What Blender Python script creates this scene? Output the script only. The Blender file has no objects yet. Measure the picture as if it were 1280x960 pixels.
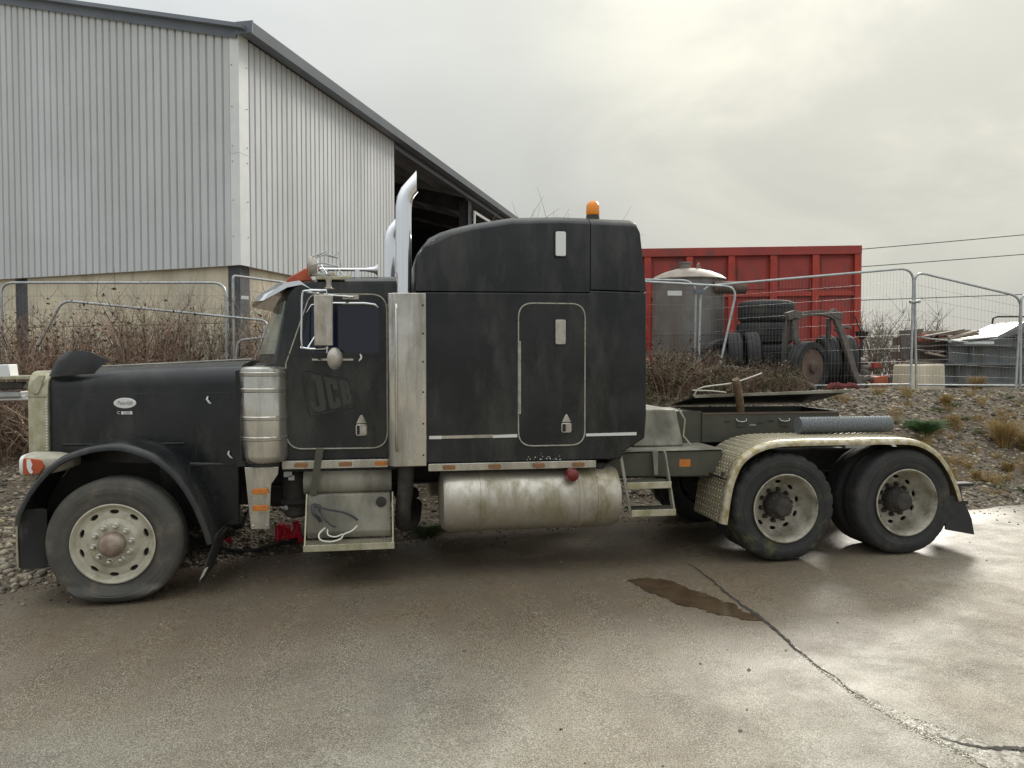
import bpy, bmesh, math, random
import numpy as np
from mathutils import Vector, Matrix, noise
R_ = math.radians
random.seed(7); rng = np.random.default_rng(7)
sc = bpy.context.scene
COL = sc.collection

# ------------------------------------------------------------------ camera
cam_d = bpy.data.cameras.new('camera'); cam = bpy.data.objects.new('camera', cam_d); COL.objects.link(cam)
YAW = R_(9.5); PITCH = math.atan(30/961.0)
Fh = Vector((math.sin(YAW), math.cos(YAW), 0)); Rt = Vector((math.cos(YAW), -math.sin(YAW), 0)); Uz = Vector((0, 0, 1))
Fw = Fh*math.cos(PITCH) - Uz*math.sin(PITCH); Up = Fh*math.sin(PITCH) + Uz*math.cos(PITCH)
cam.matrix_world = Matrix(((Rt.x, Up.x, -Fw.x, 2.105), (Rt.y, Up.y, -Fw.y, -6.54), (Rt.z, Up.z, -Fw.z, 1.894), (0, 0, 0, 1)))
cam_d.sensor_width = 36; cam_d.lens = 961/1280*36; cam_d.clip_end = 3000; cam_d.clip_start = .05
sc.camera = cam

# ------------------------------------------------------------------ sky and sun
SUN_DIR = (Fh + Rt*.50 + Uz*.55).normalized()          # towards the bright patch of cloud
SUN_EL = math.asin(SUN_DIR.z); SUN_AZ = math.atan2(SUN_DIR.x, SUN_DIR.y)
w = bpy.data.worlds.new('World'); sc.world = w; w.use_nodes = True
nt = w.node_tree; N = nt.nodes; L = nt.links
for n in list(N): N.remove(n)
def nd(tree, typ, **kw):
    n = tree.nodes.new(typ)
    for k, v in kw.items():
        if k.startswith('i_'):
            key = k[2:]; key = int(key) if key.isdigit() else key.replace('_', ' ')
            n.inputs[key].default_value = v
        else: setattr(n, k, v)
    return n
out = nd(nt, 'ShaderNodeOutputWorld'); bg = nd(nt, 'ShaderNodeBackground'); bg.inputs['Strength'].default_value = .1
sky = nd(nt, 'ShaderNodeTexSky', sky_type='NISHITA', sun_disc=False, sun_elevation=SUN_EL, sun_rotation=SUN_AZ, air_density=1.0, dust_density=1.0)
tc = nd(nt, 'ShaderNodeTexCoord')
sep = nd(nt, 'ShaderNodeSeparateXYZ'); L.new(tc.outputs['Generated'], sep.inputs[0])
up = nd(nt, 'ShaderNodeMath', operation='MAXIMUM', i_1=0.0); L.new(sep.outputs['Z'], up.inputs[0])
up2 = nd(nt, 'ShaderNodeMath', operation='POWER', i_1=1.8); L.new(up.outputs[0], up2.inputs[0])
lum = nd(nt, 'ShaderNodeMath', operation='MULTIPLY_ADD', i_1=2.5, i_2=1.0); L.new(up2.outputs[0], lum.inputs[0])   # overcast sky brightens to the zenith
mp = nd(nt, 'ShaderNodeMapping'); mp.inputs['Scale'].default_value = (1.6, 1.6, 3.2); L.new(tc.outputs['Generated'], mp.inputs[0])
n1 = nd(nt, 'ShaderNodeTexNoise', i_Scale=1.5, i_Detail=6.0, i_Roughness=.55, i_Distortion=.5); L.new(mp.outputs[0], n1.inputs['Vector'])
cl = nd(nt, 'ShaderNodeMapRange', i_1=.3, i_2=.72, i_3=.93, i_4=1.07); L.new(n1.outputs['Fac'], cl.inputs[0])
dt = nd(nt, 'ShaderNodeVectorMath', operation='DOT_PRODUCT'); L.new(tc.outputs['Generated'], dt.inputs[0]); dt.inputs[1].default_value = SUN_DIR
gl = nd(nt, 'ShaderNodeMapRange', i_1=.895, i_2=1.0, i_3=0.0, i_4=1.0); gl.interpolation_type = 'SMOOTHSTEP'; L.new(dt.outputs['Value'], gl.inputs[0])
n2 = nd(nt, 'ShaderNodeMapRange', i_1=.34, i_2=.62, i_3=.25, i_4=1.0); n2.interpolation_type = 'SMOOTHSTEP'; L.new(n1.outputs['Fac'], n2.inputs[0])
gm = nd(nt, 'ShaderNodeMath', operation='MULTIPLY'); L.new(gl.outputs[0], gm.inputs[0]); L.new(n2.outputs[0], gm.inputs[1])
v1 = nd(nt, 'ShaderNodeMath', operation='MULTIPLY'); L.new(lum.outputs[0], v1.inputs[0]); L.new(cl.outputs[0], v1.inputs[1])
wm = nd(nt, 'ShaderNodeMapRange', i_1=.62, i_2=.98); wm.interpolation_type = 'SMOOTHSTEP'; L.new(dt.outputs['Value'], wm.inputs[0])
wc = nd(nt, 'ShaderNodeMix', data_type='RGBA'); wc.inputs[6].default_value = (2.95, 3.08, 3.12, 1); wc.inputs[7].default_value = (3.0, 3.02, 2.78, 1); L.new(wm.outputs[0], wc.inputs[0])
grey = nd(nt, 'ShaderNodeVectorMath', operation='SCALE'); L.new(wc.outputs[2], grey.inputs[0]); L.new(v1.outputs[0], grey.inputs['Scale'])
glow = nd(nt, 'ShaderNodeVectorMath', operation='SCALE'); glow.inputs[0].default_value = (1.7, 1.55, 1.0); L.new(gm.outputs[0], glow.inputs['Scale'])
sm = nd(nt, 'ShaderNodeVectorMath', operation='ADD'); L.new(grey.outputs[0], sm.inputs[0]); L.new(glow.outputs[0], sm.inputs[1])
mx = nd(nt, 'ShaderNodeMix', data_type='RGBA'); mx.inputs[0].default_value = .985
L.new(sky.outputs[0], mx.inputs[6]); L.new(sm.outputs[0], mx.inputs[7]); L.new(mx.outputs[2], bg.inputs['Color']); L.new(bg.outputs[0], out.inputs[0])
sun_d = bpy.data.lights.new('sun', 'SUN'); sun_d.energy = 1.5; sun_d.angle = R_(14); sun_d.color = (1, .95, .86)
sun = bpy.data.objects.new('sun', sun_d); COL.objects.link(sun)
sun.rotation_euler = (-SUN_DIR).to_track_quat('-Z', 'Y').to_euler(); sun.location = (6, 10, 30)
vs = sc.view_settings; vs.view_transform = 'Standard'; vs.look = 'None'; vs.exposure = .8; vs.gamma = 1; vs.use_curve_mapping = False

# ------------------------------------------------------------------ materials
def S(r, g, b):
    f = lambda c: (c/255/12.92) if c/255 <= .04045 else ((c/255+.055)/1.055)**2.4
    return (f(r), f(g), f(b), 1)
MATS = {}
def M(name, c, c2=None, sc1=4, lo=.4, hi=.65, rough=.5, rough2=None, metal=0.0, spec=.5, dirt=None, dsc=2.5, dlo=.5, dhi=.75, streak=0, bump=0, bsc=60, coat=0, alpha=None, vattr=None):
    """base colour c mixed to c2 by noise; dirt = a second layer of grime with its own shape (streaked down z when streak > 0)"""
    m = bpy.data.materials.new(name); m.use_nodes = True; t = m.node_tree; p = t.nodes['Principled BSDF']
    m.diffuse_color = c
    p.inputs['Metallic'].default_value = metal; p.inputs['Specular IOR Level'].default_value = spec; p.inputs['Roughness'].default_value = rough
    if coat: p.inputs['Coat Weight'].default_value = coat; p.inputs['Coat Roughness'].default_value = .12
    co = nd(t, 'ShaderNodeTexCoord').outputs['Object']; lk = t.links
    col = None
    if c2 is not None:
        a = nd(t, 'ShaderNodeTexNoise', i_Scale=sc1, i_Detail=5.0, i_Roughness=.6); lk.new(co, a.inputs['Vector'])
        r = nd(t, 'ShaderNodeMapRange', i_1=lo, i_2=hi); lk.new(a.outputs['Fac'], r.inputs[0])
        x = nd(t, 'ShaderNodeMix', data_type='RGBA'); x.inputs[6].default_value = c; x.inputs[7].default_value = c2
        lk.new(r.outputs[0], x.inputs[0]); col = x.outputs[2]
        if rough2 is not None:
            q = nd(t, 'ShaderNodeMapRange', i_1=lo, i_2=hi, i_3=rough, i_4=rough2); lk.new(a.outputs['Fac'], q.inputs[0]); lk.new(q.outputs[0], p.inputs['Roughness'])
    if vattr:
        at = nd(t, 'ShaderNodeAttribute', attribute_name=vattr)
        x = nd(t, 'ShaderNodeMix', data_type='RGBA', blend_type='MULTIPLY'); x.inputs[0].default_value = 1
        if col: lk.new(col, x.inputs[6])
        else: x.inputs[6].default_value = c
        lk.new(at.outputs['Color'], x.inputs[7]); col = x.outputs[2]
    if dirt is not None:
        mpp = nd(t, 'ShaderNodeMapping'); mpp.inputs['Scale'].default_value = (1, 1, 1/(1+streak)); lk.new(co, mpp.inputs[0])
        d = nd(t, 'ShaderNodeTexNoise', i_Scale=dsc, i_Detail=7.0, i_Roughness=.68); lk.new(mpp.outputs[0], d.inputs['Vector'])
        r = nd(t, 'ShaderNodeMapRange', i_1=dlo, i_2=dhi); lk.new(d.outputs['Fac'], r.inputs[0])
        x = nd(t, 'ShaderNodeMix', data_type='RGBA'); lk.new(r.outputs[0], x.inputs[0])
        if col: lk.new(col, x.inputs[6])
        else: x.inputs[6].default_value = c
        x.inputs[7].default_value = dirt; col = x.outputs[2]
        if metal > 0:
            q = nd(t, 'ShaderNodeMapRange', i_1=dlo, i_2=dhi, i_3=metal, i_4=metal*.15); lk.new(d.outputs['Fac'], q.inputs[0]); lk.new(q.outputs[0], p.inputs['Metallic'])
        if rough2 is None:
            q = nd(t, 'ShaderNodeMapRange', i_1=dlo, i_2=dhi, i_3=rough, i_4=min(1, rough+.3)); lk.new(d.outputs['Fac'], q.inputs[0]); lk.new(q.outputs[0], p.inputs['Roughness'])
    if col: lk.new(col, p.inputs['Base Color'])
    else: p.inputs['Base Color'].default_value = c
    if bump:
        b = nd(t, 'ShaderNodeTexNoise', i_Scale=bsc, i_Detail=3.0); lk.new(co, b.inputs['Vector'])
        bb = nd(t, 'ShaderNodeBump', i_Strength=bump, i_Distance=.02); lk.new(b.outputs['Fac'], bb.inputs['Height']); lk.new(bb.outputs[0], p.inputs['Normal'])
    if alpha is not None: p.inputs['Alpha'].default_value = alpha
    MATS[name] = m
    return m
g_ = lambda v: (v, v, v, 1)
M('black_paint', (.0085, .0095, .0105, 1), (.019, .020, .020, 1), sc1=2.6, rough=.20, rough2=.44, dirt=(.085, .081, .068, 1), dsc=3.6, dlo=.47, dhi=.92, streak=2.5, bump=.04, bsc=4, spec=.42)
M('black_plain', (.010, .010, .011, 1), (.02, .02, .019, 1), rough=.55, dirt=(.08, .075, .065, 1), dsc=5, dlo=.55, dhi=.8)
M('chassis', (.018, .018, .018, 1), (.04, .036, .03, 1), rough=.7, dirt=(.07, .055, .04, 1), dsc=6)
M('stainless', (.62, .60, .55, 1), (.45, .43, .38, 1), sc1=3, rough=.15, rough2=.34, metal=1, dirt=(.16, .14, .10, 1), dsc=6, dlo=.46, dhi=.76, streak=6)
M('chrome', (.78, .79, .80, 1), None, rough=.08, metal=1, dirt=(.3, .28, .22, 1), dsc=7, dlo=.58, dhi=.85)
M('stack_chrome', (.82, .83, .85, 1), None, rough=.07, metal=1)
M('shell_cream', (.50, .47, .36, 1), (.36, .33, .20, 1), sc1=9, rough=.45, metal=.35, dirt=(.22, .2, .09, 1), dsc=7, dlo=.45, dhi=.75, streak=3)
M('tank_alu', (.56, .53, .46, 1), (.44, .40, .32, 1), sc1=4, rough=.38, rough2=.55, metal=.75, dirt=(.23, .19, .105, 1), dsc=4.6, dlo=.43, dhi=.66, streak=1.4, bump=.08, bsc=3)
M('chequer', (.30, .26, .18, 1), (.22, .19, .13, 1), sc1=5, rough=.45, metal=.5, dirt=(.26, .23, .12, 1), dsc=6, dlo=.42, dhi=.75)
M('rubber', (.022, .022, .022, 1), (.035, .034, .032, 1), sc1=6, rough=.75, dirt=(.10, .085, .06, 1), dsc=4, dlo=.53, dhi=.8, bump=.1, bsc=40)
M('rubber_dusty', (.065, .062, .054, 1), (.10, .092, .074, 1), sc1=5, rough=.8, dirt=(.19, .16, .11, 1), dsc=5, dlo=.56, dhi=.78, bump=.1, bsc=40)
M('rubber_moss', (.024, .024, .023, 1), (.034, .033, .031, 1), sc1=6, rough=.78, dirt=(.13, .135, .05, 1), dsc=2.6, dlo=.55, dhi=.72, bump=.1, bsc=40)
M('rim_cream', (.50, .47, .37, 1), (.40, .37, .28, 1), sc1=8, rough=.5, dirt=(.20, .17, .11, 1), dsc=6, dlo=.52, dhi=.8)
M('rim_grimy', (.46, .43, .35, 1), (.30, .27, .20, 1), sc1=7, rough=.55, dirt=(.10, .085, .06, 1), dsc=5, dlo=.45, dhi=.72)
M('hub_rust', (.26, .19, .14, 1), (.40, .34, .27, 1), sc1=9, rough=.55, metal=.4, dirt=(.30, .10, .04, 1), dsc=11, dlo=.58, dhi=.75)
M('hub_dark', (.03, .027, .025, 1), (.06, .05, .04, 1), sc1=14, rough=.7)
M('nut_chrome', (.62, .60, .53, 1), None, rough=.3, metal=.9, dirt=(.3, .26, .18, 1), dsc=20)
M('olive', (.060, .060, .042, 1), (.085, .082, .058, 1), sc1=3, rough=.55, dirt=(.12, .07, .04, 1), dsc=4, dlo=.62, dhi=.8, streak=2)
M('deck_cream', (.30, .28, .22, 1), (.18, .17, .13, 1), sc1=3, rough=.6, dirt=(.10, .09, .07, 1), dsc=3, dlo=.45, dhi=.7, streak=2)
M('amber', (.62, .19, .02, 1), (.40, .14, .03, 1), sc1=25, rough=.35, spec=.5)
M('amber_dirty', (.28, .12, .04, 1), (.18, .10, .05, 1), sc1=30, rough=.5)
M('amber_dome', (.9, .28, .01, 1), None, rough=.2, spec=.6)
M('red_lens', (.16, .018, .014, 1), None, rough=.3)
M('red_plastic', (.88, .03, .07, 1), (.72, .02, .05, 1), sc1=6, rough=.5)
M('orange_red', (.50, .09, .025, 1), (.32, .055, .02, 1), sc1=8, rough=.5)
M('orange_faded', (.50, .12, .05, 1), (.28, .09, .05, 1), sc1=9, rough=.7)
M('sack_red', (.16, .035, .03, 1), (.10, .03, .028, 1), sc1=14, rough=.9)
M('tread_worn', (.43, .385, .28, 1), (.30, .26, .17, 1), sc1=9, rough=.55, metal=.3)
M('white_lens', (.75, .74, .70, 1), None, rough=.3)
M('glass_dark', (.006, .009, .024, 1), None, rough=.03, spec=.55)
M('glass_screen', (.24, .29, .25, 1), None, rough=.08, spec=.8)  # pale green base paints in the reflected sky
M('mirror_glass', (.7, .7, .7, 1), None, rough=.03, metal=1)
M('mirror_case', (.50, .47, .42, 1), (.38, .34, .28, 1), sc1=10, rough=.4, metal=.6, dirt=(.26, .21, .15, 1), dsc=12, streak=4)
M('white_cable', (.70, .68, .58, 1), None, rough=.5)
M('wood', (.13, .085, .05, 1), (.20, .14, .09, 1), sc1=12, rough=.8)
M('emblem', (.72, .72, .70, 1), None, rough=.3, metal=.3)
M('ghost', (.022, .021, .020, 1), (.045, .042, .037, 1), sc1=12, rough=.6)
M('logo_worn', (.042, .040, .036, 1), None, rough=.55)
M('seal', (.42, .40, .34, 1), (.28, .26, .2, 1), sc1=20, rough=.6)
M('cladding', (.62, .635, .635, 1), (.57, .585, .585, 1), sc1=.8, rough=.55, dirt=(.51, .52, .505, 1), dsc=.9, dlo=.4, dhi=.8, streak=6, bump=.02, bsc=3)
M('cladding_trim', (.78, .79, .77, 1), (.70, .72, .70, 1), sc1=2, rough=.5)
M('flashing', (.12, .14, .17, 1), (.15, .17, .195, 1), sc1=1.5, rough=.4)
M('concrete', (.72, .64, .47, 1), (.60, .54, .42, 1), sc1=1.3, rough=.85, dirt=(.36, .31, .23, 1), dsc=1.8, dlo=.5, dhi=.78, streak=5, bump=.12, bsc=25)
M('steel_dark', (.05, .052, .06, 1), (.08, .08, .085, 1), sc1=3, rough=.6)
M('roof_under', (.22, .24, .27, 1), (.16, .18, .21, 1), sc1=.7, rough=.7)
M('galv', (.48, .50, .50, 1), (.36, .38, .38, 1), sc1=9, rough=.42, metal=.6)
M('wire', (.24, .25, .25, 1), None, rough=.5, metal=.5)
M('tag_white', (.75, .76, .74, 1), None, rough=.6)
M('skip_red', (.36, .045, .032, 1), (.28, .038, .03, 1), sc1=2, rough=.55, dirt=(.14, .075, .06, 1), dsc=3.5, dlo=.52, dhi=.7, streak=1)
M('skip_rib', (.42, .045, .022, 1), (.32, .03, .02, 1), sc1=3, rough=.5, dirt=(.13, .05, .035, 1), dsc=5, dlo=.55, dhi=.75)
M('silo', (.17, .155, .145, 1), (.23, .215, .20, 1), sc1=3, rough=.5, metal=.3, dirt=(.14, .10, .075, 1), dsc=2.5, dlo=.5, dhi=.75, streak=8)
M('silo_dome', (.33, .29, .24, 1), (.24, .18, .14, 1), sc1=5, rough=.55)
M('rust', (.16, .105, .075, 1), (.10, .075, .06, 1), sc1=6, rough=.8)
M('rust_grey', (.15, .125, .105, 1), (.10, .085, .075, 1), sc1=8, rough=.75)
M('beam_grey', (.13, .14, .145, 1), (.18, .185, .18, 1), sc1=4, rough=.7, dirt=(.10, .085, .065, 1), dsc=4, streak=3)
M('car_silver', (.15, .155, .145, 1), (.11, .11, .10, 1), sc1=3, rough=.6, spec=.12, metal=.1, dirt=(.2, .18, .14, 1), dsc=4)
M('car_glass', (.10, .085, .085, 1), None, rough=.1, spec=.6)
M('car_screen', (.20, .25, .22, 1), None, rough=.35, spec=.15)
M('plank', (.40, .34, .26, 1), (.26, .20, .15, 1), sc1=5, rough=.8)
M('plank_dark', (.17, .12, .10, 1), (.12, .09, .075, 1), sc1=5, rough=.85)
M('stem', (.23, .15, .115, 1), (.36, .29, .21, 1), sc1=.9, rough=.85, vattr='tint')
M('stem_grey', (.18, .15, .125, 1), (.30, .26, .21, 1), sc1=1.5, rough=.85, vattr='tint')
M('leaf_brown', (.10, .055, .035, 1), (.05, .045, .022, 1), sc1=4, rough=.8, vattr='tint')
M('leaf_olive', (.10, .10, .045, 1), (.16, .12, .07, 1), sc1=3, rough=.75, vattr='tint')
M('grass_green', (.075, .115, .035, 1), (.12, .145, .05, 1), sc1=5, rough=.7, vattr='tint')
M('grass_tan', (.34, .22, .09, 1), (.28, .21, .08, 1), sc1=5, rough=.8, vattr='tint')
M('stone', (.38, .34, .275, 1), (.25, .215, .16, 1), sc1=8, rough=.85, vattr='tint')
M('cable', (.02, .02, .02, 1), None, rough=.6)
M('hose', (.05, .052, .055, 1), None, rough=.6)

def asphalt_material():
    m = bpy.data.materials.new('asphalt'); m.use_nodes = True; t = m.node_tree; p = t.nodes['Principled BSDF']; lk = t.links
    co = nd(t, 'ShaderNodeTexCoord').outputs['Object']
    def noi(s, d=5.0, r=.6, dist=0.0, st=None):
        n = nd(t, 'ShaderNodeTexNoise', i_Scale=s, i_Detail=d, i_Roughness=r, i_Distortion=dist)
        if st:
            q = nd(t, 'ShaderNodeMapping'); q.inputs['Scale'].default_value = st; lk.new(co, q.inputs[0]); lk.new(q.outputs[0], n.inputs['Vector'])
        else: lk.new(co, n.inputs['Vector'])
        return n.outputs['Fac']
    def rmp(v, a, b, c=0.0, d=1.0):
        n = nd(t, 'ShaderNodeMapRange', i_1=a, i_2=b, i_3=c, i_4=d); lk.new(v, n.inputs[0]); return n.outputs[0]
    def mix(f, a, b, mode='MIX'):
        n = nd(t, 'ShaderNodeMix', data_type='RGBA', blend_type=mode)
        for k, v in ((0, f), (6, a), (7, b)):
            if hasattr(v, 'node'): lk.new(v, n.inputs[k])
            else: n.inputs[k].default_value = v
        return n.outputs[2]
    big = noi(.42, 5.0, .55, .4); mid = noi(1.5, 8.0, .70, .15); fine = noi(95, 3.0, .65); spk = nd(t, 'ShaderNodeTexVoronoi', i_Scale=42.0); lk.new(co, spk.inputs['Vector'])
    c = mix(rmp(big, .44, .62), (.335, .312, .245, 1), (.25, .195, .122, 1))
    c = mix(rmp(mid, .47, .72), c, (.17, .13, .09, 1))
    c = mix(rmp(noi(.9, 7.0, .7, .6), .57, .72), c, (.46, .425, .35, 1))
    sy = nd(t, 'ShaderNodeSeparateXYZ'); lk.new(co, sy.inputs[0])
    # wet brown mud plus the truck's shade painted into the colour, ragged edge
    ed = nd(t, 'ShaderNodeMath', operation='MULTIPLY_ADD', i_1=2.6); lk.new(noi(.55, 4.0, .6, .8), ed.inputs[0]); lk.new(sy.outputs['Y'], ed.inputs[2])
    dry = nd(t, 'ShaderNodeMath', operation='SUBTRACT', i_1=4.8); lk.new(sy.outputs['X'], dry.inputs[0]); dr2 = nd(t, 'ShaderNodeMath', operation='MAXIMUM', i_1=0.0); lk.new(dry.outputs[0], dr2.inputs[0])  # mud and painted shade both fade out behind the sleeper
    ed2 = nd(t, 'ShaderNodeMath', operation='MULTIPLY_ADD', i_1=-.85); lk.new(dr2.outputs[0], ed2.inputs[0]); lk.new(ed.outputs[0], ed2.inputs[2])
    damp_shade = rmp(ed2.outputs[0], -1.75, .55)
    c = mix(damp_shade, c, mix(rmp(mid, .4, .65), (.175, .116, .062, 1), (.105, .071, .041, 1)))
    c = mix(rmp(noi(28, 4.0, .7), .50, .68, 0, .5), c, (.10, .084, .062, 1))
    c = mix(rmp(fine, .44, .58, 0, .68), c, (.075, .064, .05, 1))
    c = mix(rmp(noi(160, 2.0, .5), .54, .62, 0, .7), c, (.52, .49, .40, 1))
    grain = rmp(spk.outputs['Distance'], .0, .16, 1, 0)
    sel = nd(t, 'ShaderNodeMath', operation='GREATER_THAN', i_1=.90); sr = nd(t, 'ShaderNodeSeparateColor'); lk.new(spk.outputs['Color'], sr.inputs[0]); lk.new(sr.outputs[0], sel.inputs[0])
    gs = nd(t, 'ShaderNodeMath', operation='MULTIPLY'); lk.new(grain, gs.inputs[0]); lk.new(sel.outputs[0], gs.inputs[1])
    c = mix(gs.outputs[0], c, (.42, .40, .35, 1))
    lk.new(c, p.inputs['Base Color'])
    wet = rmp(mid, .35, .65, .58, .78)
    wr = nd(t, 'ShaderNodeMath', operation='MULTIPLY_ADD', i_1=-.38); lk.new(damp_shade, wr.inputs[0]); lk.new(wet, wr.inputs[2]); lk.new(wr.outputs[0], p.inputs['Roughness'])
    p.inputs['Specular IOR Level'].default_value = .5
    b1 = nd(t, 'ShaderNodeBump', i_Strength=.6, i_Distance=.005); lk.new(fine, b1.inputs['Height'])
    b2 = nd(t, 'ShaderNodeBump', i_Strength=.12, i_Distance=.04); lk.new(noi(2.5, 2.0), b2.inputs['Height']); lk.new(b1.outputs[0], b2.inputs['Normal']); lk.new(b2.outputs[0], p.inputs['Normal'])
    MATS['asphalt'] = m
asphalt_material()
def bank_material():
    m = bpy.data.materials.new('gravel_soil'); m.use_nodes = True; t = m.node_tree; p = t.nodes['Principled BSDF']; lk = t.links
    co = nd(t, 'ShaderNodeTexCoord').outputs['Object']
    v = nd(t, 'ShaderNodeTexVoronoi', i_Scale=26.0); lk.new(co, v.inputs['Vector'])
    n = nd(t, 'ShaderNodeTexNoise', i_Scale=1.2, i_Detail=6.0); lk.new(co, n.inputs['Vector'])
    sr = nd(t, 'ShaderNodeSeparateColor'); lk.new(v.outputs['Color'], sr.inputs[0])
    a = nd(t, 'ShaderNodeMix', data_type='RGBA'); a.inputs[6].default_value = (.085, .062, .040, 1); a.inputs[7].default_value = (.22, .18, .135, 1); lk.new(sr.outputs[0], a.inputs[0])
    b = nd(t, 'ShaderNodeMix', data_type='RGBA'); b.inputs[7].default_value = (.14, .105, .07, 1); lk.new(a.outputs[2], b.inputs[6])
    r = nd(t, 'ShaderNodeMapRange', i_1=.42, i_2=.7, i_3=0.0, i_4=.9); lk.new(n.outputs['Fac'], r.inputs[0]); lk.new(r.outputs[0], b.inputs[0])
    lk.new(b.outputs[2], p.inputs['Base Color']); p.inputs['Roughness'].default_value = .9
    bb = nd(t, 'ShaderNodeBump', i_Strength=.8, i_Distance=.03); lk.new(v.outputs['Distance'], bb.inputs['Height']); lk.new(bb.outputs[0], p.inputs['Normal'])
    MATS['gravel_soil'] = m
bank_material()
M('puddle', (.095, .064, .037, 1), (.065, .044, .026, 1), sc1=7, lo=.42, hi=.6, rough=.14, spec=.5)
M('wet_dark', (.022, .018, .014, 1), (.06, .05, .04, 1), sc1=14, rough=.85, bump=.3, bsc=60)
M('chalk', (.46, .43, .36, 1), (.24, .215, .17, 1), sc1=30, lo=.44, hi=.56, rough=.9, bump=.4, bsc=90)

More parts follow.
